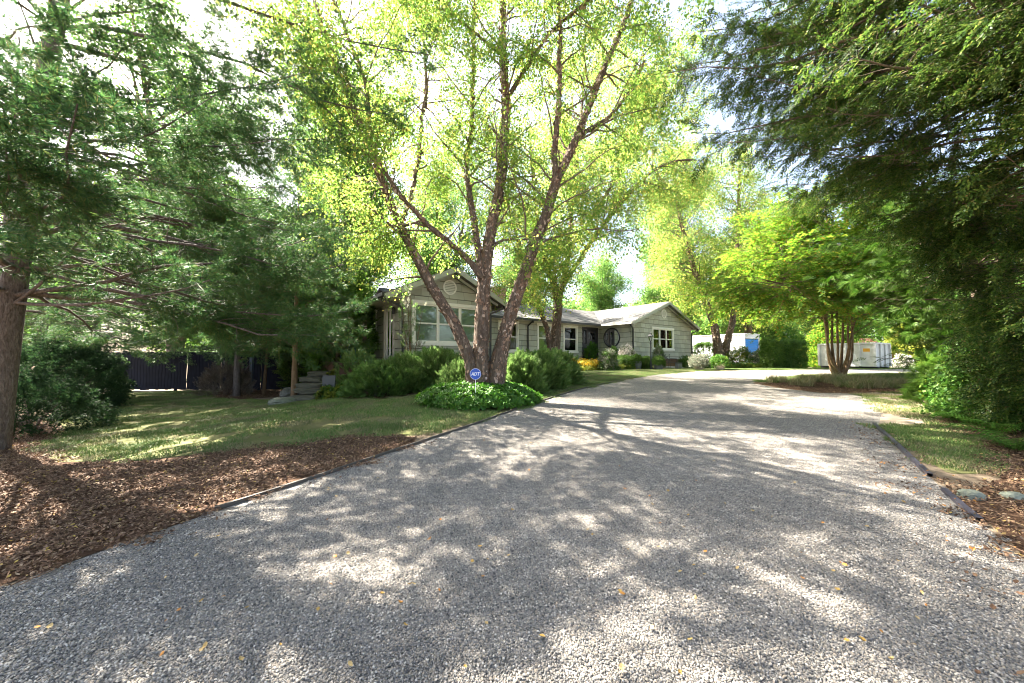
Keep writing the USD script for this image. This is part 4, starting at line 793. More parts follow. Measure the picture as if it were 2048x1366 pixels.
birch('large river birch with three peeling trunks rising from the leafy mound', stems([
    [(948, 800, B, 33.2), (938, 720, B, 24.6), (905, 640, B, 22.5), (868, 580, B - .1, 20.4), (830, 510, B - .2, 17.7), (790, 430, B - .3, 15.5), (745, 310, B - .5, 13.4), (695, 190, B - .7, 11.3), (640, 40, B - .9, 8.0), (575, -200, B - 1.2, 4.3)],
    [(965, 800, B, 46.4), (963, 690, B + .05, 29.6), (966, 590, B + .1, 26.7), (978, 480, B + .2, 22.5), (998, 390, B + .3, 19.7), (1009, 280, B + .4, 18.2), (1012, 185, B + .5, 16.9), (1004, 90, B + .6, 13.4), (1006, 0, B + .7, 11.3), (1000, -220, B + .9, 6.3)],
    [(990, 800, B, 40.5), (1005, 690, B, 28.7), (1036, 580, B, 24.7), (1070, 490, B + .1, 22.2), (1098, 405, B + .2, 20.3), (1122, 335, B + .3, 17.7), (1156, 270, B + .4, 14.4), (1186, 190, B + .6, 11.7), (1218, 110, B + .7, 10.4), (1250, 40, B + .8, 8.5), (1310, -190, B + 1.1, 4.7)],
    [(962, 560, B, 16.1), (952, 470, B + .3, 12.7), (942, 400, B + .6, 11.3), (932, 325, B + .9, 10.0), (944, 250, B + 1.1, 8.0), (946, 130, B + 1.3, 6.0), (950, -40, B + 1.5, 4.0)],
    [(962, 555, B - .05, 14.4), (940, 522, B - .1, 12.2), (900, 487, B - .2, 10.4), (858, 453, B - .4, 9.4), (812, 405, B - .6, 7.7), (765, 335, B - .9, 6.1), (720, 240, B - 1.2, 4.5), (690, 130, B - 1.5, 2.8)],
    [(1108, 375, B + .2, 14.4), (1112, 290, B + .1, 11.7), (1118, 190, B, 9.8), (1120, 90, B - .1, 7.2), (1116, -30, B - .2, 5.9), (1116, -200, B - .3, 3.3)],
    [(1148, 285, B + .4, 10.7), (1180, 258, B + .6, 8.6), (1215, 236, B + .9, 7.2), (1245, 200, B + 1.2, 5.7), (1290, 120, B + 1.6, 3.5)],
    [(1022, 185, B + .5, 9.0), (1055, 132, B + .2, 6.8), (1100, 68, B - .2, 6.0), (1160, 15, B - .6, 5.3), (1260, -60, B - 1.2, 3.0)],
    [(1001, 108, B + .6, 6.7), (958, 72, B + .4, 5.0), (885, 2, B, 4.2), (800, -110, B - .4, 2.5)], [(742, 305, B - .5, 10.0), (735, 200, B - .9, 7.5), (700, 80, B - 1.2, 5.9), (640, -60, B - 1.5, 3.3)], [(800, 450, B - .3, 9.2), (835, 330, B + .3, 7.5), (850, 200, B + .9, 5.9), (845, 60, B + 1.4, 3.3)]]), 101)
B2 = 17.0
birch('smaller forked birch standing behind the junipers before the main wing', stems([
    [(1106, 720, B2, 26.5), (1112, 660, B2, 18.7), (1116, 600, B2, 16.4), (1100, 550, B2 - .2, 10.9), (1086, 500, B2 - .4, 8.6), (1070, 400, B2 - .6, 6.2), (1060, 250, B2 - .8, 3.9)],
    [(1112, 640, B2, 14.0), (1122, 580, B2, 11.7), (1134, 530, B2 + .2, 10.1), (1140, 460, B2 + .4, 8.6), (1150, 350, B2 + .6, 6.2), (1165, 200, B2 + .8, 3.9), (1170, 90, B2 + .9, 2.3)],
    [(1104, 715, B2, 15.6), (1094, 660, B2 - .2, 10.1), (1076, 610, B2 - .4, 8.6), (1058, 565, B2 - .7, 7.0), (1040, 500, B2 - 1, 5.5), (1010, 380, B2 - 1.4, 3.1)],
    [(1122, 580, B2, 9), (1185, 480, B2, 8), (1262, 385, B2 - .2, 6), (1330, 330, B2 - .4, 4), (1390, 320, B2 - .5, 3)], [(1137, 500, B2 + .3, 8), (1215, 385, B2 + .6, 6), (1290, 250, B2 + .9, 5), (1350, 110, B2 + 1.1, 3)]]), 102, limb=(.25, 1.0, .17, (1.6, 3.6)), tw=.22, sp=.25, flake=70, scale=(1.0, 1.5))
B3 = 27.0
birch('pale forked birch between the far gable and the white container', stems([
    [(1440, 735, B3, 26), (1436, 690, B3, 18), (1424, 640, B3, 14), (1402, 575, B3, 11), (1382, 520, B3, 9), (1360, 430, B3, 7), (1340, 300, B3, 4)],
    [(1446, 735, B3, 24), (1452, 690, B3, 15), (1464, 645, B3, 12), (1470, 590, B3, 9), (1475, 480, B3, 7), (1480, 330, B3, 4)]]), 103, limb=(.25, 1.0, .13, (2.0, 5.0)), tw=.22, sp=.28, flake=50, scale=(1.3, 2.0), fsize=(.06, .16))

# ------------------------------------------------------------------ pines
NS = [needle_spray(s) for s in range(5)]
def pine(label, base, h, r0, seed, z0, Lmax, extra=(), lean=(0.0, 0.0), needle='pine_needle', protos=NS, name='pine_tree', per=5, gap=.55, sp=.17, tw=.26, az=None, group=None, Lfun=None, barkm='pine_bark', hi=1.0, hang=.02, keep=.8, tw0=.22):
    r = np.random.default_rng(seed); zs = np.linspace(0, 1, 16); p = np.c_[base[0] + lean[0] * zs ** 1.3, base[1] + lean[1] * zs, base[2] - .15 + h * zs]; P, R = p[None], (r0 * (1 - .93 * zs))[None]
    bl, br = [], []
    for z in np.r_[np.arange(z0, min(h - .4, 6), gap), np.arange(6, h - .4, gap * hi)]:
        c = np.array([np.interp(z, p[:, 2] - base[2], p[:, k]) for k in (0, 1)]); t = z / h; a0 = r.uniform(0, 6.28)
        for k in range(per):
            a = a0 + k * 6.283 / per + r.normal(0, .25)
            if az is not None: a = r.uniform(*az) if r.random() < .85 else a
            L = (Lfun(z) if Lfun else Lmax * (1 - t) ** .75 + .5) * r.uniform(.75, 1.12); e = math.radians(r.uniform(-4, 14) + 30 * t); d0 = np.array([math.cos(a) * math.cos(e), math.sin(a) * math.cos(e), math.sin(e)]); pts = [np.array([c[0], c[1], base[2] + z])]
            for s in range(1, 9):
                d = nrm(d0 + np.array([0, 0, -.34 * math.sin(s / 8 * 3.1)]) + r.normal(0, .09, 3)); pts.append(pts[-1] + d * L / 8)
            bl.append(pts); br.append(np.linspace(1, .15, 9) * .034 * (L / 4.5) ** .8)
    for e_ in extra:
        q = spline(np.array([at(*v) for v in e_[0]]), 9); bl.append(q); br.append(np.linspace(1, .2, 9) * e_[1])
    limbs = np.array(bl), np.array(br)
    tw_ = kids(*limbs, r, tw0, 1.0, tw, (.55, 1.25), (.65, 1.15), droop=.1, n=5, rmax=.010, shrink=.55, flat=.75, wobble=.14)
    pos, q = spray_spots(np.concatenate([tw_[0]]), r, sp, t0=.25, spread=.35, hang=hang, upn=.5); pos2, q2 = spray_spots(limbs[0], r, .3, t0=.5, spread=.5)
    pos, q = np.vstack([pos, pos2]), np.vstack([q, q2]); pos, q = clumped(pos, q, 1.0, keep, seed)
    plant(name, label, 'tree', [('mesh', 'trunk', wood([(P, R)], (16,)), barkm), ('mesh', 'branches', wood([limbs, tw_], (6, 3)), barkm), ('scatter', 'crown', protos, [needle], pos, q, r.uniform(.8, 1.25, len(pos)))], group)
PB = ground(*at(-14, 800, 6.0)[:2])
pine('tall white pine with grey trunk at the left rim of the picture', PB, 15.5, .20, 201, 2.7, 5.6, lean=(1.45, .2), sp=.13, tw=.16, hi=3.4, per=6, gap=.42, keep=.64, az=(-1.9, 1.7), tw0=.34, extra=[
    ([(35, 590, 6.0), (150, 572, 6.1), (215, 563, 6.2), (265, 547, 6.3), (330, 532, 6.4), (500, 529, 6.8)], .045), ([(30, 605, 6.0), (150, 610, 5.9), (277, 594, 5.8), (330, 586, 5.8), (420, 560, 5.7)], .035),
    ([(25, 610, 6.0), (105, 545, 5.9), (172, 465, 5.8), (230, 400, 5.7)], .03), ([(60, 475, 6.0), (130, 452, 6.3), (277, 458, 6.8), (369, 486, 7.1), (500, 498, 7.4), (640, 470, 7.8)], .045),
    ([(70, 300, 6.0), (200, 330, 6.4), (330, 322, 6.9), (470, 312, 7.2), (640, 300, 7.6)], .04), ([(75, 90, 6.0), (120, 85, 6.3), (280, 130, 7.0), (480, 175, 7.6), (660, 150, 8.0)], .045), ([(75, 60, 6.0), (250, 60, 6.6), (470, 120, 7.2), (640, 200, 7.6), (790, 230, 7.8)], .04),
    ([(80, -60, 6.0), (330, -40, 6.8), (560, 40, 7.4), (760, 95, 7.8), (860, 110, 8.0)], .045)])
pine('second white pine whose limbs enter from the left beyond the first', ground(-15.8, 11.0), 12.0, .2, 202, 3.0, 5.2, sp=.2, tw=.25, hi=2.6, per=4, keep=.65)
DN = [needle_spray(s, .42, 10, 14, .085, .006) for s in range(4)]
FAN = [scale_spray(s + 20, .36, 7, .016) for s in range(5)]
pine('dark evergreen with low sweeping boughs before the left end of the fence', ground(-16.6, 14.2), 8.5, .14, 203, 2.0, 2.6, needle='dark_needle', protos=DN, name='evergreen_tree', group='evergreens on the lawn before the fence', sp=.17, tw=.22, gap=.42)
pine('dark evergreen with bare lower trunk left of the thin tan trunk', ground(*at(476, 700, 14.2)[:2]), 8.0, .13, 204, 2.0, 2.3, needle='dark_needle', protos=DN, name='evergreen_tree', group='evergreens on the lawn before the fence', sp=.17, tw=.22, gap=.4)
pine('slender tan trunked evergreen beside the stone steps', ground(*at(590, 700, 12.4)[:2]), 7.5, .10, 205, 2.1, 1.9, needle='pine_needle', name='evergreen_tree', group='evergreens on the lawn before the fence', sp=.16, tw=.2, gap=.34, barkm='maple_bark')
pine('thin leaning evergreen close before the dark fence', ground(*at(530, 700, 15.4)[:2]), 6.5, .07, 206, 1.9, 1.7, needle='dark_needle', protos=DN, name='evergreen_tree', group='evergreens on the lawn before the fence', sp=.16, tw=.22, gap=.36, lean=(.5, 0), barkm='maple_bark')
for k, (x, y, h, L, lab) in enumerate([(-27, 20.5, 11, 4.0, 'tall dark spruce behind the far left end of the fence'), (-15.6, 22, 9.5, 3.2, 'dark spruce behind the right half of the fence'), (-10.8, 22.5, 10, 3.2, 'dark spruce left of the house roof')]):
    pine(lab, ground(x, y), h, .18, 210 + k, .8, L, needle='dark_needle', protos=DN, name='spruce_tree', group='spruces behind the fence', sp=.2, tw=.26, gap=.42, per=6)

# ------------------------------------------------------------------ right hand conifers
def L_right(z): return float(np.interp(z, [0, 1, 2.4, 3.3, 4.2, 5.4, 7, 10, 13, 15], [.6, .7, .9, 1.2, 2.3, 4.4, 5.6, 4.6, 2.2, .5]))
pine('huge dark arborvitae overhanging the drive from the right', ground(8.9, 5.6), 14.0, .24, 301, .7, 5.0, needle='cypress_leaf', protos=[scale_spray(s) for s in range(6)], hang=.45, name='arborvitae_tree', per=7, gap=.30, sp=.10, tw=.13, keep=.9, az=(1.5, 5.0), Lfun=L_right, barkm='brown_bark')
TS = [thread_spray(s) for s in range(4)]
pine('feathery bright green cypress with drooping threads behind the dark one', ground(12.6, 9.6), 6.3, .15, 302, 1.5, 3.4, Lfun=lambda z: float(np.interp(z, [1.5, 2.5, 3.5, 5, 6.3], [1.3, 2.3, 3.1, 2.6, .6])), needle='thread_leaf', protos=TS, name='cypress_tree', per=7, gap=.3, sp=.15, tw=.2, barkm='brown_bark')
pine('broad arborvitae closing the right rim further back', ground(19.5, 13.0), 10, .2, 303, .6, 4.0, needle='cypress_leaf', protos=FAN, name='arborvitae_tree', sp=.22, tw=.26, gap=.4, barkm='brown_bark')
# columnar evergreens by the house
def column(label, base, h, rad, n, seed, protos=FAN, m='cypress_leaf', name='arborvitae_shrub', top=.9, open_=0.0):
    r = np.random.default_rng(seed); t = r.random(n) ** .8; a = r.uniform(0, 6.28, n); prof = np.minimum(1, (1 - t) * 2.2 + .06) * np.minimum(1, .55 + t * 2.5); lump = .78 + .45 * meshkit.fbm(np.stack([np.cos(a) * 2, np.sin(a) * 2, t * 7], -1), 3, seed)
    R = rad * prof * lump * r.uniform(.55, 1.03, n) ** .6; pos = np.stack([base[0] + R * np.cos(a), base[1] + R * np.sin(a), base[2] + .1 + t * h], -1)
    fw = np.stack([np.cos(a), np.sin(a), .5 + .6 * t], -1) + r.normal(0, .35, (n, 3)); q = quat_axes(fw, np.array([0, 0, 1.0]) + r.normal(0, .8, (n, 3)))
    zs = np.linspace(0, 1, 8); st = np.c_[base[0] + 0 * zs, base[1] + 0 * zs, base[2] - .1 + h * .92 * zs]
    bl = kids(st[None], (rad * .09 * (1 - .9 * zs))[None], r, .08, 1, .14, (rad * .7, rad * .95), (.7, 1.2), droop=-.2, n=4, rmax=.02, shrink=.7)
    plant(name, label, 'shrub' if h < 4 else 'tree', [('mesh', 'trunk', wood([(st[None], (rad * .09 * (1 - .9 * zs))[None])], (8,)), 'brown_bark'), ('mesh', 'branches', wood([bl], (3,)), 'twig'), ('scatter', 'crown', protos, [m], pos, q, r.uniform(.8, 1.3, n))])
column('dense green arborvitae standing left of the near gable', ground(-7.15, 14.6), 5.4, 1.25, 2600, 311, m='thread_leaf')
column('dark arborvitae left of the dense green one', ground(-8.6, 15.2), 4.2, 1.0, 1500, 312)
def leggy(label, base, h, seed):
    r = np.random.default_rng(seed); zs = np.linspace(0, 1, 8); P, R = [], []
    for k in range(5):
        a = r.uniform(0, 6.28); o = np.array([math.cos(a), math.sin(a)]) * r.uniform(.1, .45); P.append(np.c_[base[0] + o[0] * zs, base[1] + o[1] * zs, base[2] + h * r.uniform(.6, 1) * zs]); R.append(.022 * (1 - .8 * zs))
    P, R = np.array(P), np.array(R); tw = kids(P, R, r, .25, 1, .13, (.25, .6), (.4, .9), droop=-.3, n=4, rmax=.008, shrink=.5); pos, q = spray_spots(tw[0], r, .10, t0=.2, spread=.3, hang=-.3)
    plant('leggy_shrub', label, 'shrub', [('mesh', 'stem', wood([(P, R), tw], (5, 3)), 'maple_bark'), ('scatter', 'foliage', [flat_fan(s, .2, 6, .007, 3, -.1) for s in range(4)], ['grey_plant', 'juniper_leaf'], pos, q, r.uniform(.7, 1.2, len(pos)))])
leggy('leggy pale conifer shrub before the triple window of the near gable', ground(*at(822, 680, 12.2)[:2]), 2.9, 321)

# ------------------------------------------------------------------ broad-leaved trees behind
LC = [leaf_clump(s) for s in range(5)]
def broad(label, base, h, rad, seed, m='far_leaf', name='broadleaf_tree', clump=1.0, sp=.45, tw=.42, t0=.22, n_st=4, limb_gap=.34, group=None):
    r = np.random.default_rng(seed); zs = np.linspace(0, 1, 10); P, R = [], []
    for k in range(n_st):
        a = k * 6.28 / n_st + r.uniform(-.4, .4); o = np.array([math.cos(a), math.sin(a)]) * rad * r.uniform(.25, .55) * (k > 0 or n_st > 1); P.append(np.c_[base[0] + o[0] * zs ** 1.6, base[1] + o[1] * zs ** 1.6, base[2] - .2 + h * r.uniform(.78, .95) * zs]); R.append(.016 * h * (1 - .9 * zs))
    P, R = np.array(P), np.array(R); limbs = kids(P, R, r, t0, 1.0, limb_gap, (rad * .5, rad * .95), (.7, 1.3), droop=.35, rise=.25, n=6, rmax=.07, shrink=.45); tws = kids(*limbs, r, .2, 1.0, tw, (.7, 1.6), (.5, 1.2), droop=.5, n=4, rmax=.015, shrink=.3)
    pos, q = spray_spots(tws[0], r, sp, hang=.2, spread=.6, upn=.8); pos, q = clumped(pos, q, .45, .8, seed)
    plant(name, label, 'tree', [('mesh', 'trunk', wood([(P, R)], (10,)), 'brown_bark'), ('mesh', 'branches', wood([limbs, tws], (5, 3)), 'brown_bark'), ('scatter', 'crown', LC, [m], pos, q, r.uniform(.7, 1.25, len(pos)) * clump)], group)
for k, (x, y, h, rad, lab) in enumerate([
    (-13.5, 27, 24, 5.5, 'tall yellow green tree seen through the pine at upper left'), (-17.5, 18.5, 20, 5.0, 'yellow green tree rising just behind the left part of the fence'), (-9.5, 20.5, 19, 4.4, 'leafy tree rising behind the dense arborvitae'), (-6.0, 31, 20, 5.2, 'tall leafy tree behind the near gable'), (1.5, 38, 15, 5.0, 'leafy tree behind the chimney'),
    (12, 46, 14, 5.0, 'sunlit tree beyond the main roof'), (21, 46, 23, 6.5, 'sunlit tree behind the far gable'), (28, 42, 18, 5.4, 'sunlit tree behind the white container'), (36, 40, 12, 4.8, 'sunlit tree behind the clipped hedge'),
    (40, 33, 10, 4.2, 'bright green tree behind the dumpster'), (46, 30, 10, 4.2, 'bright green tree right of the dumpster'), (33, 27, 6.5, 3.0, 'low bright tree closing the lawn on the right'), (27, 17.5, 6, 3.0, 'leafy tree beside the far end of the island lawn'),
    (-34, 26, 15, 5.0, 'leafy tree far behind the left end of the fence'), (-23, 30, 16, 5.0, 'leafy tree far behind the fence')]):
    broad(lab, ground(x, y), h, rad, 400 + k, clump=1.0 if y < 35 else 1.25, sp=.36 if y < 35 else .42, group='broadleaf trees behind the house and garden')
# distant wood
r = np.random.default_rng(450); wp, wq = [], []
for k in range(60):
    a = math.radians(r.uniform(-62, 62)); d = r.uniform(62, 85); c = np.array([math.sin(a) * d, math.cos(a) * d, .7]); n = 150
    p = nrm(r.normal(size=(n, 3))) * r.random((n, 1)) ** .4 * np.array([5, 5, 6.5]) + c + [0, 0, 6.5 + r.uniform(-2, 1)]; wp.append(p); wq.append(Rot.random(n, random_state=k).as_quat())
scatter('distant_wood', [leaf_clump(s, 1.0, 40, .4) for s in range(4)], ['far_leaf'], np.vstack(wp), np.vstack(wq), np.random.default_rng(1).uniform(.8, 1.3, 60 * 150), kind='stuff', label='far belt of green woodland closing the view')

# the spreading small tree on the island
r = np.random.default_rng(500); MB0 = gp(1680, 752); MY = MB0[1]; S = []
for k, (x1, y1, x2, y2, x3, y3, dy) in enumerate([(1664, 690, 1640, 600, 1560, 500, -.5), (1670, 670, 1655, 570, 1590, 430, .6), (1677, 660, 1668, 560, 1650, 410, -.6), (1683, 650, 1690, 550, 1690, 400, .5), (1690, 660, 1704, 570, 1730, 430, -.4), (1696, 680, 1715, 590, 1770, 500, .5), (1664, 640, 1620, 570, 1500, 500, .9), (1692, 690, 1730, 610, 1800, 560, -.8), (1666, 700, 1630, 600, 1530, 560, -1.2)]):
    S.append([(1680 + (k - 4) * 2.2, 757, MY, 11), (x1 + (x1 - 1680) * .5, 700 + (y1 - 660) * .3, MY + dy * .3, 5.5), (x1 * .6 + x2 * .4, (y1 + y2) / 2, MY + dy * .7, 5), (x2, y2, MY + dy * 1.2, 4.2), ((x2 + x3) / 2, (y2 + y3) / 2 - 8, MY + dy * 1.8, 4.5), (x3, y3, MY + dy * 2.4, 3)])
P, R = refine(*stems(S), 16, .12, 5)
limbs = kids(P, R, r, .40, 1.0, .15, (1.5, 3.8), (.7, 1.35), droop=.32, rise=.12, n=7, rmax=.02, shrink=.25, flat=.7); tws = kids(*limbs, r, .12, 1, .135, (.4, 1.0), (.5, 1.1), droop=.15, n=4, rmax=.008, shrink=.4, flat=.85)
pos, q = spray_spots(tws[0], r, .19, hang=.10, spread=.25, upn=.15)
plant('maple_tree', 'low spreading tree with many stems and layered leaves on the island', 'tree', [('mesh', 'trunk', np and (lambda m: m)(wood([(P, R)], (9,))), 'maple_bark'), ('mesh', 'branches', wood([limbs, tws], (4, 3)), 'maple_bark'), ('scatter', 'crown', [leaf_spray(s, .5, 24, .105, flat=True, wide=.3) for s in range(4)], ['maple_leaf'], pos, q, r.uniform(.8, 1.25, len(pos)))])

# ------------------------------------------------------------------ shrubs, beds, ferns
PLUME = [flat_fan(s, .34, 9, .009, 5, -.15, .6) for s in range(5)]
def rosette(seed, n=9, L=.10):
    r = np.random.default_rng(seed); mb = MB()
    for i in range(n):
        a = i * 2.4 + r.normal(0, .2); e = r.uniform(-.25, .55); d = np.array([math.cos(a) * math.cos(e), math.sin(a) * math.cos(e), math.sin(e)]); s = nrm(np.cross(d, [0, 0, 1.0])); l = L * r.uniform(.7, 1.2); u = np.cross(s, d)
        c = d * .008; mb.add([c, c + d * l * .6 + s * l * .26 + u * .006, c + d * l * .6 - s * l * .26 + u * .006, c + d * l - u * .012, c + d * l * .6], [[0, 1, 4], [0, 4, 2], [4, 1, 3], [4, 3, 2]])
    mb.add(*tube([(0, 0, -.10), (0, 0, 0)], .003, 3)); return mb.out()
ROS = [rosette(s) for s in range(4)]
def mound(name, label, c, rx, ry, h, protos, m, n, seed, up=.6, out=1.0, lump=.45, smin=.8, smax=1.25, cat='shrub', inner=.55, kind=None, low=-.05, flat=True, group=None, stem=True, square=1.0):
    r = np.random.default_rng(seed); a = r.uniform(0, 6.28, n); s = r.uniform(low, 1, n); d = np.stack([np.cos(a) * np.sqrt(1 - np.minimum(s * s, 1)), np.sin(a) * np.sqrt(1 - np.minimum(s * s, 1)), s], -1)
    if square != 1.0: d = d / (np.abs(d) ** (2 * square)).sum(1, keepdims=True) ** (1 / (2 * square))
    k = (1 - lump / 2 + lump * meshkit.fbm(d * 2.6 + seed, 3, seed)) * r.uniform(inner, 1.0, n) ** .5; p = d * k[:, None] * [rx, ry, h]
    f = d * out + [0, 0, up] + r.normal(0, .3, (n, 3)); x, y = c[0] + p[:, 0], c[1] + p[:, 1]; pos = np.stack([x, y, np.maximum(c[2] + p[:, 2], height(x, y) + .02)], -1)
    q = quat_axes(f, np.array([0, 0, 1.0]) + d * .4 + r.normal(0, .45, (n, 3))) if flat else Rot.align_vectors([[0, 0, 1]], [[0, 0, 1]])[0].as_quat()[None].repeat(n, 0)
    if not flat:
        zz = nrm(np.array([0, 0, 1.0]) * up + d * out + r.normal(0, .25, (n, 3))); q = quat_axes(nrm(np.cross(zz, r.normal(size=(n, 3)))), zz)
    t = thing(name, label, cat, group=group, kind=kind); sc = r.uniform(smin, smax, n)
    scatter('foliage', protos, m if isinstance(m, list) else [m], pos, q, sc, t, rng=r, kind='stuff')
    if stem:
        st = []
        for i in range(9):
            b = r.uniform(0, 6.28); e = np.array([c[0] + math.cos(b) * rx * .6, c[1] + math.sin(b) * ry * .6, c[2] + h * r.uniform(.35, .7)]); o = np.array([c[0], c[1], float(height(c[0], c[1])) - .05]); st.append([o, o * .6 + e * .4 + [0, 0, h * .1], e])
        obj('stem', tubes(np.array(st), np.repeat([[.02, .014, .006]], 9, 0), 5), 'twig', t)
    return t
def onground(px, py, Y):
    x = at(px, py, Y)[0]; return ground(x, Y)
for i, (px, Y, rx, ry, ytop, n, lab) in enumerate([(758, 11.1, .95, .75, 706, 800, 'low spreading juniper at the left end above the boulders'), (815, 11.5, 1.0, .8, 690, 1000, 'spreading juniper above the row of boulders'), (880, 11.7, .9, .8, 680, 900, 'sunlit juniper below the triple window'), (925, 11.0, .75, .7, 700, 600, 'juniper just left of the birch trunks'),
        (1040, 11.4, .8, .75, 690, 800, 'dark juniper just right of the birch trunks'), (1078, 12.3, .95, .8, 680, 1000, 'tall pale tipped juniper right of the birch trunks'), (1112, 13.6, .9, .8, 686, 800, 'juniper at the right end of the bank')]):
    c = onground(px, 720, Y); c[2] -= .05; top = at(px, ytop, Y)[2] - .42
    mound('juniper_shrub', lab, c, rx, ry, max(top - c[2], .5), PLUME, 'juniper_leaf', int(n * 3.2), 600 + i, up=.3, lump=.7, smin=.38, smax=.75, group='junipers on the bank below the house')
pc = ground(-.85, 9.65)
r = np.random.default_rng(620); n = 2600; a = r.uniform(0, 6.28, n); q = np.sqrt(r.random(n)); edge = 1 + .12 * (meshkit.fbm(np.stack([np.cos(a) * 1.5, np.sin(a) * 1.5, 0 * a], -1), 3, 3) - .5); x = pc[0] + 1.62 * q * np.cos(a) * edge; y = pc[1] + 1.5 * q * np.sin(a) * edge
z = height(x, y) + .10 + .32 * (1 - q ** 4) + .12 * (meshkit.fbm(np.stack([x * 4, y * 4, 0 * x], -1), 3, 4) - .5); zz = nrm(np.stack([np.cos(a) * q ** 3 * .9, np.sin(a) * q ** 3 * .9, 1 + 0 * a], -1) + r.normal(0, .42, (n, 3)))
scatter('ground_cover', ROS, ['ground_leaf'], np.stack([x, y, z], -1), quat_axes(nrm(np.cross(zz, r.normal(size=(n, 3)))), zz), r.uniform(.8, 1.4, n), rng=r, kind='stuff', label='round mound of glossy green ground cover at the foot of the birch')
BX = [leaf_clump(s, .10, 26, .045) for s in range(4)]; BXL = [leaf_clump(s, .16, 24, .07) for s in range(4)]
def gm(name, label, px, Y, w, ytop, n, seed, m='box_leaf', protos=BX, base=None, **k):
    c = onground(px, 720, Y) if base is None else base; top = at(px, ytop, Y)[2]; rx = w * Y / FPX / 2
    mound(name, label, c, rx, rx * k.pop('deep', 1.0), max(top - c[2], .2), protos, m, n, seed, **k)
gm('garden_shrub', 'loose rounded shrub with pale stems left of the low clipped hedge', 1217, 20.6, 40, 701, 420, 630, m=['grey_plant', 'box_leaf'], protos=BXL)
gm('boxwood_shrub', 'small dark clipped bush below the round mirror', 1228, 22.6, 18, 692, 260, 631, inner=.8, lump=.15)
gm('hydrangea_shrub', 'cream flowering shrub against the sunlit white wall', 1256, 23.0, 38, 691, 420, 632, m=['white_flower', 'white_flower', 'box_leaf', 'white_flower'], protos=BXL)
gm('potted_fern', 'bright green fern beside the black front door', 1183, 24.3, 22, 690, 110, 633, m='fern_leaf', protos=[flat_fan(s, .30, 12, .014, 2, .5, 1.2) for s in range(3)], up=1.0, cat='plant', stem=False)
gm('low_hedge', 'low dark clipped hedge between the shrub and the first urn', 1250, 21.8, 30, 712, 380, 634, inner=.8, lump=.12, cat='hedge', square=2.5)
gm('boxwood_shrub', 'square clipped box between the two topiary pots', 1292, 22.0, 18, 715, 260, 635, inner=.85, lump=.1, square=2.5)
gm('garden_shrub', 'pale round bush behind the lamp post', 1317, 23.2, 24, 689, 300, 636, m=['grey_plant', 'box_leaf'], inner=.8)
gm('garden_shrub', 'dark green bush at the foot of the far gable right of the chair', 1372, 24.6, 36, 712, 260, 637, low=0)
gm('clipped_hedge', 'dark rounded hedge in front of the long side of the container', 1411, 29.5, 44, 686, 500, 638, m='box_leaf', protos=BXL, inner=.85, lump=.12, cat='hedge', square=2.0)
gm('garden_shrub', 'leafy shrub at the foot of the forked birch by the container', 1480, 26.5, 60, 692, 500, 639, m=['box_leaf', 'gold_leaf'], protos=BXL, deep=.6)
gm('garden_shrub', 'loose shrub before the blue container door', 1520, 25.6, 50, 698, 420, 640, m=['box_leaf', 'grey_plant'], protos=BXL, deep=.6)
gm('flowering_shrub', 'white flowered shrub right of the dumpster', 1806, 25, 30, 709, 260, 641, m=['white_flower', 'box_leaf'], protos=BXL)
gm('garden_shrub', 'dark mauve leaved bush behind the dumpster', 1735, 29, 70, 676, 500, 642, m=['red_leaf', 'box_leaf'], protos=BXL)
for i, (px, w, yt, lab) in enumerate([(1830, 90, 640, 'bright bushy shrub right of the dumpster'), (1905, 110, 620, 'tall bright shrub at the right end of the island lawn'), (1660, 80, 640, 'bright green bush behind the left end of the dumpster')]):
    gm('garden_shrub', lab, px, 28, w, yt, 900, 645 + i, m='gold_leaf' if i == 0 else 'maple_leaf', protos=[leaf_clump(s, .3, 26, .12) for s in range(3)], lump=.5)
def bed(name, label, pts, n, protos, mats, seed, h=.15, smin=.8, smax=1.3, z=.05):
    poly = Polygon([p[:2] for p in pts]).buffer(0); r = np.random.default_rng(seed); x0, y0, x1, y1 = poly.bounds; X, Y = r.uniform(x0, x1, n * 4), r.uniform(y0, y1, n * 4); ok = shapely.contains(poly, shapely.points(X, Y)); X, Y = X[ok][:n], Y[ok][:n]; n = len(X); zz = nrm(np.array([0, 0, 1.0]) + r.normal(0, .4, (n, 3)))
    return scatter(name, protos, mats, np.c_[X, Y, height(X, Y) + z + r.random(n) * h], quat_axes(nrm(np.cross(zz, r.normal(size=(n, 3)))), zz), r.uniform(smin, smax, n), rng=r, kind='stuff', label=label)
bed('flower_bed', 'band of yellow flowers in front of the house door', [at(1128, 712, 19.5), at(1200, 712, 20.6), at(1200, 712, 22.0), at(1128, 712, 20.8)], 420, BXL, ['gold_flower', 'gold_leaf', 'gold_flower'], 650, h=.5)
bed('ground_cover', 'bright yellow green ground cover along the lawn before the house', [gp(1118, 737), gp(1200, 735), gp(1268, 734.5), at(1275, 725, 21.6), at(1200, 725, 20.4), at(1123, 722, 18.6)], 700, BXL, ['gold_leaf'], 651, h=.18)
bed('ground_cover', 'green ground cover along the foot of the clipped hedge', [gp(1360, 736), gp(1470, 736.5), gp(1620, 737), at(1620, 725, 24.5), at(1470, 725, 25), at(1365, 722, 24)], 800, BXL, ['box_leaf', 'gold_leaf', 'ground_leaf'], 652, h=.22)
bed('ground_cover', 'sunlit low plants beyond the island lawn', [gp(1785, 736.5), gp(1960, 736.5), at(1960, 728, 27), at(1785, 728, 27)], 500, BXL, ['gold_leaf'], 653, h=.3)
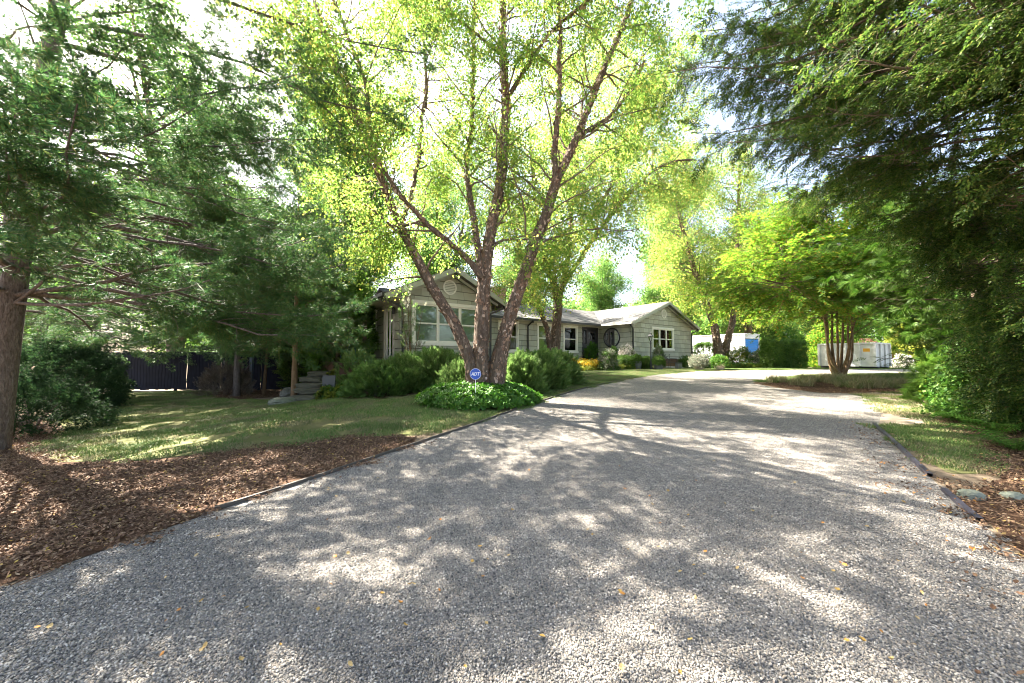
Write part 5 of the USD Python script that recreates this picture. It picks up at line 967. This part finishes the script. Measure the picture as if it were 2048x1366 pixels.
# tufts of long grass on the island rim
tuft = [grass_patch(s, 46, .20, .32, .006) for s in range(4)]
rr = np.random.default_rng(655); ISL = poly_px([(1530, 764), (1570, 770), (1650, 778), (1760, 778), (1845, 780), (1845, 772), (1760, 763), (1650, 760)]); x0, y0, x1, y1 = ISL.bounds; X, Y = rr.uniform(x0, x1, 4000), rr.uniform(y0, y1, 4000); ok = shapely.contains(ISL, shapely.points(X, Y)); X, Y = X[ok], Y[ok]; ok = nz(X, Y, 1.6, 8) > .5; X, Y = X[ok][:420], Y[ok][:420]
scatter('ornamental_grass', tuft, ['pale_grass_blade', 'grass_blade', 'pale_grass_blade', 'dry_grass_blade'], np.c_[X, Y, height(X, Y) + .008], quat_z(rr.uniform(0, 6.28, len(X))), rr.uniform(.4, 1.1, len(X)), rng=rr, kind='stuff', label='long pale grass blades under the spreading tree')
# clipped hedge by the container
def hedge(name, label, c, L, D, H, rz, n, seed, m, protos):
    r = np.random.default_rng(seed); p = r.uniform(-.5, .5, (n, 3)); ax = r.integers(0, 5, n); sg = r.choice([-.5, .5], n)
    for k in range(n):
        if ax[k] < 2: p[k, 1] = sg[k]
        elif ax[k] == 2: p[k, 0] = sg[k]
        elif ax[k] == 3: p[k, 2] = .5
        else: p[k] *= .85
    p = p * [L, D, H] + r.normal(0, .04, (n, 3)); p[:, 2] += H / 2; cr, sr = math.cos(rz), math.sin(rz); w = np.stack([c[0] + p[:, 0] * cr - p[:, 1] * sr, c[1] + p[:, 0] * sr + p[:, 1] * cr, c[2] + np.maximum(p[:, 2], .03)], -1)
    t = thing(name, label, 'hedge'); scatter('foliage', protos, m, w, Rot.random(n, random_state=seed).as_quat(), r.uniform(.8, 1.3, n), t, rng=r, kind='stuff')
    st = [[np.array([c[0] + x * cr, c[1] + x * sr, c[2] - .05]), np.array([c[0] + x * cr, c[1] + x * sr, c[2] + H * .5]), np.array([c[0] + x * cr + .1, c[1] + x * sr, c[2] + H * .85])] for x in np.linspace(-L * .42, L * .42, 7)]
    obj('stem', tubes(np.array(st), np.repeat([[.03, .02, .008]], 7, 0), 5), 'twig', t)
hedge('clipped_hedge', 'tall square clipped hedge left of the dumpster', onground(1568, 720, 24.8), 3.3, .9, 1.85, .35, 1500, 660, ['box_leaf'], BXL)
# ferns, twiggy and low shrubs
def fern(label, base, seed, n=13, L=.75):
    r = np.random.default_rng(seed); t = thing('fern', label, 'fern', base)
    for i in range(n):
        a = i * 2.4 + r.normal(0, .2); l = L * r.uniform(.7, 1.15); mb = MB(); N = 20; s = np.linspace(0, 1, N); hgt = l * (1.05 * s - .80 * s * s); x = l * .85 * s; D = np.array([math.cos(a), math.sin(a), 0]); S = np.array([-D[1], D[0], 0]); p = x[:, None] * D + hgt[:, None] * [0, 0, 1]; mb.add(*tubes(p[None], np.full((1, N), .004), 3))
        for k in range(2, N - 1):
            w = .17 * L / .75 * math.sin(min(1, (1 - s[k]) * 1.5 + .05) * 1.5) * min(1, k / 4)
            for sg in (-1, 1):
                e = p[k] + S * sg * w + D * w * .35 - [0, 0, w * .25]; b0, b1 = p[k] - D * .004, p[k] + (p[min(k + 1, N - 1)] - p[k]) * .45; m_ = (p[k] + e) / 2 + [0, 0, .01]
                mb.add([b0, b1, m_ + D * .009, m_ - D * .007, e], [[0, 1, 2], [0, 2, 3], [3, 2, 4]])
        obj('frond', mb.out(), 'fern_leaf', t)
for i, (px, py, L, lab) in enumerate([(1935, 850, .75, 'bright fern arching over the litter at the right, nearest the island'), (1995, 870, .85, 'broad fern at the right below the cypress'), (2035, 905, .8, 'fern at the right rim above the pale stones'), (2010, 820, .7, 'fern further back in the shade of the cypress'), (1900, 815, .5, 'small fern at the corner of the gravel spur')]):
    fern(lab, gp(px, py), 670 + i, L=L)
LAU = [leaf_clump(s, .2, 34, .075) for s in range(4)]
gm('laurel_shrub', 'broad leaved shrub under the dark arborvitae at the right', 2075, 7.2, 330, 650, 900, 680, m=['ground_leaf', 'box_leaf'], protos=LAU, lump=.5, deep=.8)
gm('garden_shrub', 'feathery low evergreen at the right behind the ferns', 1940, 9.3, 180, 690, 500, 681, m='thread_leaf', protos=TS, lump=.5)
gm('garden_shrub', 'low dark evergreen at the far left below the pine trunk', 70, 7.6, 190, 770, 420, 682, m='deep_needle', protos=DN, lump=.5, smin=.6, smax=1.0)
gm('garden_shrub', 'blue green evergreen bush left of the fence', 170, 13.0, 100, 700, 500, 683, m='dark_needle', protos=DN, lump=.5)
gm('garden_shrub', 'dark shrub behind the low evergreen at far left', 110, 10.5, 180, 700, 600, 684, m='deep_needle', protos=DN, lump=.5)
gm('twiggy_shrub', 'bare brownish twiggy shrub before the dark fence', 455, 14.6, 78, 732, 420, 685, m='twiggy_leaf', protos=[flat_fan(s, .3, 7, .006, 3, -.2, .7) for s in range(4)], up=.8)
gm('garden_shrub', 'dark low evergreen beside the top of the stone steps', 718, 12.3, 70, 706, 420, 689, m='juniper_leaf', protos=PLUME, smin=.5, smax=.8)
gm('garden_shrub', 'small yellow green plant in front of the slate plaque', 655, 11.4, 40, 768, 110, 686, m=['gold_leaf', 'box_leaf'], protos=ROS, flat=False, stem=False)
gm('garden_shrub', 'small leafy plant between the slate plaque and the boulders', 690, 11.4, 46, 764, 130, 687, m=['ground_leaf', 'gold_leaf'], protos=ROS, flat=False, stem=False)
gm('garden_shrub', 'yellow green plant on the top stone step', 672, 12.6, 44, 736, 120, 688, m='gold_leaf', protos=ROS, flat=False, stem=False)

# ------------------------------------------------------------------ stones and steps
def rock(seed, size, boxy=.6, sub=4):
    m = trimesh.creation.icosphere(subdivisions=sub); v = np.array(m.vertices); v = np.sign(v) * np.abs(v) ** boxy; v /= np.abs(v).max(0)
    n1 = meshkit.fbm(v * 1.1 + seed * 3.1, 3, seed); n2 = meshkit.fbm(v * 5 + seed, 4, seed + 5); v = v * (0.66 + .45 * n1 + .22 * n2)[:, None]
    return v * np.array(size) / 2, np.array(m.faces)
for i, (x0, x1, y0, y1, m, lab) in enumerate([(704, 721, 775, 788, 'stone_tan', 'small tan boulder at the left end of the row'), (719, 747, 768, 788, 'stone_tan', 'big pale boulder second from the left in the row'), (744, 773, 770, 793, 'stone_green', 'dark grey green slab like boulder in the row'), (771, 791, 776, 786, 'stone_green', 'flat low stone between two boulders'), (786, 797, 770, 782, 'stone_green', 'small bluish round stone in the row'), (795, 816, 763, 777, 'stone_tan', 'rounded tan boulder in front of the juniper shade'),
        (815, 847, 757, 773, 'stone_grey', 'long grey boulder in the shade of the juniper'), (850, 878, 752, 768, 'stone_grey', 'squarish grey stone nearest the birch mound'), (700, 720, 748, 768, 'stone_tan', 'tan boulder higher up beside the steps'), (676, 700, 757, 780, 'stone_grey', 'mossy grey boulder right of the slate plaque'),
        (532, 578, 798, 813, 'stone_green', 'low flaky grey rock on the lawn left of the steps'), (555, 592, 778, 798, 'stone_grey', 'layered stone at the foot of the steps'), (418, 434, 772, 783, 'stone_green', 'small bluish stone in the mulch by the fence'), (1926, 1990, 984, 1004, 'stone_green', 'pale rounded stone at the right in the orange litter'), (2010, 2072, 988, 1007, 'stone_green', 'second pale stone cut by the right rim of the picture')]):
    b = gp((x0 + x1) / 2, y1 - 2); s = math.cos(math.atan(((x0 + x1) / 2 - 1024) / FPX)); w = (x1 - x0) * b[1] / FPX * (s if i > 12 else 1); h = (y1 - y0) * b[1] / FPX * 1.15
    v, f = rock(700 + i, (w * 1.08, w * .75, h * 1.15), .95 if i in (10, 11) else .72); v = Rot.from_euler('z', i * .7).apply(v) if i < 13 else v
    g = usdkit.mesh(stage, numbered('/World', 'boulder'), (v, f), MATS[m], smooth=True); g.AddTranslateOp().Set(Gf.Vec3d(float(b[0]), float(b[1] + w * .3), float(b[2] + h * (.32 if i < 13 else .16)))); tag(g, lab, 'boulder', 'boulders along the mulch beds')
st = thing('stone_steps', 'rough stone slab steps climbing the bank beside the slender evergreen', 'steps')
for i, (x0, x1, y, Y) in enumerate([(572, 645, 792, 11.55), (590, 652, 777, 11.85), (592, 648, 766.5, 12.15), (600, 648, 754, 12.45), (615, 662, 743, 12.75), (655, 712, 742, 12.85), (690, 735, 727, 13.2)]):
    p = at((x0 + x1) / 2, y, Y); w = (x1 - x0) * Y / FPX * 1.06; v, f = rock(730 + i, (w, .75, .22), .6); v[:, 2] = np.minimum(v[:, 2], .10)
    obj('slab', (v + [p[0], Y + .2, p[2] - .09], f), 'step_stone', st, smooth=40)
    v, f = rock(740 + i, (w * .98, .62, .27), .65); obj('riser_stone', (v + [p[0], Y + .30, p[2] - .30], f), 'step_stone', st, smooth=40)
p = at(657, 773, 11.6); tag(obj('slate_plaque', (lambda m: (Rot.from_euler('x', -.12).apply(m[0]) + [p[0], p[1], p[2]], m[1]))(rbox((-.21, -.02, -.05), (.21, .02, .36), .008)), 'slate', label='square dark slate slab propped against the stone steps', cat='slab'))

# ------------------------------------------------------------------ fence
fe = thing('board_fence', 'dark navy board fence at the back of the lawn', 'fence'); r = np.random.default_rng(750); FY = 16.6; x = -20.6
while x < -6.6:
    w = .135 * r.uniform(.97, 1.03); z0 = float(height(x, FY)); lo = r.uniform(.03, .09); v, f = rbox((x, FY - .012, z0 + lo), (x + w, FY + .012, 1.68 + r.uniform(-.012, .012)), .004)
    obj('board', (v, f), 'fence_paint', fe); x += w + r.choice([.004, .008, .014, .03], p=[.35, .35, .2, .1])
for z in (.25, 1.35): obj('rail', rbox((-20.6, FY + .014, z), (-6.6, FY + .06, z + .09), .006), 'fence_paint', fe)
for k, x in enumerate([-20.6, -18.2, -15.8, -13.4, -9.6, -7.2]): obj('post', rbox((x, FY + .062, -.3), (x + .1, FY + .16, 1.74), .01), 'fence_paint', fe)
o = at(503, 740, 15.9); obj('post', rbox((o[0] - .06, 15.84, -.3), (o[0] + .06, 15.96, 1.72), .012), 'fence_post_paint', fe, label='pale blue grey post in front of the boards'); obj('cap', rbox((o[0] - .08, 15.82, 1.723), (o[0] + .08, 15.98, 1.78), .01), 'fence_post_paint', fe)

# ------------------------------------------------------------------ yard sign
Y = 8.6; c = at(951, 748, Y); R_ = .137; ys = thing('yard_sign', 'round blue security sign with white letters in the ground cover', 'sign', c)
a = np.linspace(0, 2 * np.pi, 41)[:-1]; disc = extrude(Polygon(np.c_[np.cos(a) * R_, np.sin(a) * R_]), .006); up = lambda m, d=0.0: (np.stack([m[0][:, 0], -m[0][:, 2] + d, m[0][:, 1]], -1), m[1])
obj('disc', up(disc), 'blue_sign', ys); rg = extrude(Polygon(np.c_[np.cos(a) * R_ * .97, np.sin(a) * R_ * .97]).difference(Polygon(np.c_[np.cos(a) * R_ * .93, np.sin(a) * R_ * .93])), .001); obj('rim', up(rg, -.0065), 'white_sign', ys)
tm = meshkit.text_mesh('ADT', .075, .0012, bold=True); tv = np.array(tm.vertices); tv[:, 0] -= tv[:, 0].mean(); tv[:, 0] = (tv[:, 0] - (tv[:, 0].max() + tv[:, 0].min()) / 2) * .95; tv[:, 1] -= .036; tv[:, 0] += tv[:, 1] * .18
obj('lettering', up((tv, np.array(tm.faces)), -.0065), 'white_sign', ys)
gz = float(height(c[0], Y)) - c[2]; obj('stake', rbox((-.009, .002, gz - .1), (.009, .014, R_ * .6), .002), 'white_sign', ys)

# ------------------------------------------------------------------ lamp post, chair, pots, container, dumpster
p = ground(*at(1302, 736, 21.7)[:2]); lp = thing('lamp_post', 'slim dark lamp post with a glass lantern on the lawn before the far gable', 'lamp post', p)
obj('post', lathe([(.11, -.05), (.11, .06), (.085, .10), (.075, .42), (.05, .48), (.038, .55), (.036, 1.55), (.055, 1.58), (.05, 1.63), (.034, 1.66), (.034, 1.74), (.07, 1.77), (.0, 1.78)], 14), 'dark_metal', lp, smooth=40)
fm = MB()
for k in range(4):
    t = k * math.pi / 2 + math.pi / 4; fm.add(*tube([(.075 * math.cos(t), .075 * math.sin(t), 1.77), (.135 * math.cos(t), .135 * math.sin(t), 2.03)], .009, 5))
fm.add(*lathe([(.17, 2.02), (.175, 2.05), (.12, 2.12), (.05, 2.17), (.04, 2.2), (.06, 2.22), (.02, 2.27), (.0, 2.32)], 4)); obj('frame', fm.out(), 'dark_metal', lp)
obj('glass', lathe([(.066, 1.78), (.122, 2.025)], 4), 'lamp_glass', lp); obj('candle', lathe([(.0, 1.78), (.022, 1.78), (.02, 1.93), (.0, 1.95)], 8), 'white_paint', lp)
p = onground(1339, 725, 22.6); gc = thing('garden_chair', 'dark wrought metal armchair with crossed back before the far gable', 'chair', p, 20)
def rod(a, b, rr=.012): return tube([a, b], rr, 6)
for x in (-.3, .3): obj('leg', rod((x, -.25, 0), (x, -.25, .64)), 'dark_metal', gc); obj('leg', rod((x, .25, 0), (x, .3, .95)), 'dark_metal', gc); obj('armrest', rod((x, -.28, .64), (x, .28, .66), .018), 'dark_metal', gc)
sb = MB(); [sb.add(*rod((-.3 + .1 * k, -.25, .43), (-.3 + .1 * k, .25, .43), .01)) for k in range(7)]; [sb.add(*rod((-.3, y_, .43), (.3, y_, .43), .014)) for y_ in (-.25, .25)]; obj('seat', sb.out(), 'dark_metal', gc)
bb = MB(); [bb.add(*rod(a_, b_)) for a_, b_ in (((-.3, .3, .95), (.3, .3, .95)), ((-.3, .27, .55), (.3, .3, .93)), ((.3, .27, .55), (-.3, .3, .93)), ((-.3, .27, .55), (.3, .27, .55)), ((0, .27, .55), (0, .3, .95)))]; obj('backrest', bb.out(), 'dark_metal', gc)
def pot(name, label, px, py, Y, w, h, m, prof='urn'):
    b = ground(*at(px, py, Y)[:2]); s = w * Y / FPX / 2; H = h * Y / FPX
    P = {'urn': [(0, 0), (.62, 0), (.6, .06), (.5, .1), (.8, .35), (.98, .7), (.96, .9), (1.06, .93), (1.06, 1), (.9, 1), (.86, .9), (0, .88)], 'tub': [(0, 0), (.72, 0), (.8, .3), (.95, .88), (1.05, .9), (1.05, 1), (.9, 1), (.88, .9), (0, .88)]}[prof]
    t = thing(name, label, 'pot', b); obj('body', lathe([(x * s, z * H) for x, z in P[:-2]], 20), m, t, smooth=40); obj('earth', lathe([(.9 * s, .9 * H), (0, .92 * H)], 20), 'mulch_soil', t); return b + [0, 0, H * .9], s
def topped(pargs, name, label, w, h, n, seed, m, protos=BX, **k):
    b, s = pot(*pargs); Y = b[1]; mound(name, label, b, w * Y / FPX / 2, w * Y / FPX / 2, h * Y / FPX, protos, m, n, seed, stem=False, cat='plant', **k)
topped(('garden_pot', 'dark grey tapering pot holding the first topiary ball', 1274, 733, 21.9, 20, 16, 'dark_pot', 'tub'), 'topiary_ball', 'bright green clipped ball in the tapering pot by the house corner', 21, 13, 260, 761, 'box_leaf', inner=.85, lump=.1)
topped(('garden_pot', 'dark squat tub right of the lamp post', 1317, 734, 21.6, 20, 12, 'dark_pot', 'tub'), 'topiary_ball', 'bright green clipped ball in the tub right of the lamp post', 23, 15, 280, 762, 'box_leaf', inner=.85, lump=.1)
topped(('garden_pot', 'pale stone urn nearest the far gable at the rim of the drive', 1398, 737, 21.2, 24, 14, 'terracotta', 'urn'), 'potted_plant', 'greyish pink plant spreading from the pale urn near the gable', 34, 17, 170, 763, 'grey_plant', protos=BXL, lump=.6, low=-.2)
topped(('garden_pot', 'second pale stone urn further right at the rim of the drive', 1439, 737, 21.2, 23, 13, 'terracotta', 'urn'), 'potted_plant', 'dark green plant spreading from the second pale urn', 32, 17, 170, 764, 'ground_leaf', protos=BXL, lump=.6, low=-.2)
topped(('garden_pot', 'dark pot of the fern beside the front door', 1183, 702, 24.2, 14, 8, 'dark_pot', 'tub'), 'potted_plant', 'low greenery in the dark pot by the door', 14, 5, 40, 765, 'fern_leaf')
p = onground(1357, 728, 22.3); lt = thing('garden_lantern', 'small dark box lantern on the paving beside the metal chair', 'lantern', p, 15)
obj('body', rbox((-.15, -.15, 0), (.15, .15, .36), .02), 'dark_pot', lt); obj('lid', rbox((-.17, -.17, .362), (.17, .17, .40), .012), 'dark_metal', lt); obj('handle', tube([(-.1, 0, .40), (-.06, 0, .47), (.06, 0, .47), (.1, 0, .40)], .009, 6), 'dark_metal', lt)
pvp = poly_px([(1306, 736.5), (1395, 737), (1400, 734.5), (1310, 734.0)]).difference(DRIVE)
obj('paving', sheet(pvp, .03), 'paving', kind='structure', label='strip of grey paving under the metal chair')
# storage container
cx, cy = 20.3, 31.0; E, S_ = np.array([.87, .5]), np.array([-.5, .87]); sc = thing('storage_container', 'white storage container with a blue roll up door beyond the hedge', 'container', (cx, cy, .70), math.degrees(math.atan2(.5, .87)))
W_, L_, H_ = 2.5, 4.9, 2.76
sh = MB(); sh.box((.06, .06, .1), (.1, L_ - .06, H_ - .05)); sh.box((W_ - .1, .06, .1), (W_ - .06, L_ - .06, H_ - .05)); sh.box((.1, L_ - .1, .1), (W_ - .1, L_ - .06, H_ - .05)); obj('wall', sh.out(), 'container_paint', sc)
rib = MB(); [rib.box((.035, .2 + .3 * k, .12), (.059, .35 + .3 * k, H_ - .12)) for k in range(15)]; obj('corrugation', rib.out(), 'container_paint', sc)
obj('roof', rbox((-.02, -.02, H_ - .05), (W_ + .02, L_ + .02, H_ + .03), .015), 'container_paint', sc); obj('floor', rbox((.0, .0, 0), (W_, L_, .1), .01), 'edging_metal', sc)
for x_, y_ in ((0, 0), (W_ - .12, 0), (0, L_ - .12), (W_ - .12, L_ - .12)): obj('corner_post', rbox((x_, y_, .102), (x_ + .12, y_ + .12, H_ - .052), .01), 'container_paint', sc)
obj('header', rbox((.122, .01, H_ - .42), (W_ - .122, .1, H_ - .054), .01), 'container_paint', sc)
for k in range(11): obj('door_slat', rbox((.125, .05, .12 + k * .198), (W_ - .125, .085, .12 + k * .198 + .19), .012), 'blue_door', sc)
# dumpster
cx, cy = 23.5, 23.0; dp = thing('dumpster', 'white steel dumpster with an amber label behind the spreading tree', 'dumpster', (cx, cy, float(height(cx, cy))), math.degrees(math.atan2(.43, .9)))
W_, L_, H_ = 2.25, 3.1, 1.72
bx_ = MB(); bx_.box((.05, .05, .16), (.09, L_ - .05, H_ - .08)); bx_.box((W_ - .09, .05, .16), (W_ - .05, L_ - .05, H_ - .08)); bx_.box((.09, .05, .16), (W_ - .09, .09, H_ - .08)); bx_.box((.09, L_ - .09, .16), (W_ - .09, L_ - .05, H_ - .08)); bx_.box((.05, .05, .14), (W_ - .05, L_ - .05, .159)); obj('body', bx_.out(), 'dumpster_paint', dp)
rm = MB(); [rm.add(*rbox(*q, .012)) for q in (((0, 0, H_ - .1), (.1, L_, H_)), ((W_ - .1, 0, H_ - .1), (W_, L_, H_)), ((.102, 0, H_ - .1), (W_ - .102, .1, H_)), ((.102, L_ - .1, H_ - .1), (W_ - .102, L_, H_)))]; obj('rim', rm.out(), 'dumpster_paint', dp)
for k in range(5): obj('rib', rbox((-.01, .0 + k * (L_ - .12) / 4, .16), (.048, .12 + k * (L_ - .12) / 4, H_ - .102), .01), 'dumpster_paint', dp)
for k in range(4): obj('rib', rbox((.0 + k * (W_ - .14) / 3, -.03, .16), (.14 + k * (W_ - .14) / 3, .048, H_ - .102), .01), 'dumpster_paint', dp)
for x_ in (.35, W_ - .5): obj('skid', rbox((x_, .0, .0), (x_ + .14, L_, .138), .01), 'edging_metal', dp)
obj('fork_pocket', rbox((-.12, 1.7, .45), (.048, 2.35, .62), .02), 'dumpster_paint', dp)
obj('label', rbox((.046, .28, 1.12), (.0495, .62, 1.34), .0005), 'amber_label', dp, label='amber warning label')
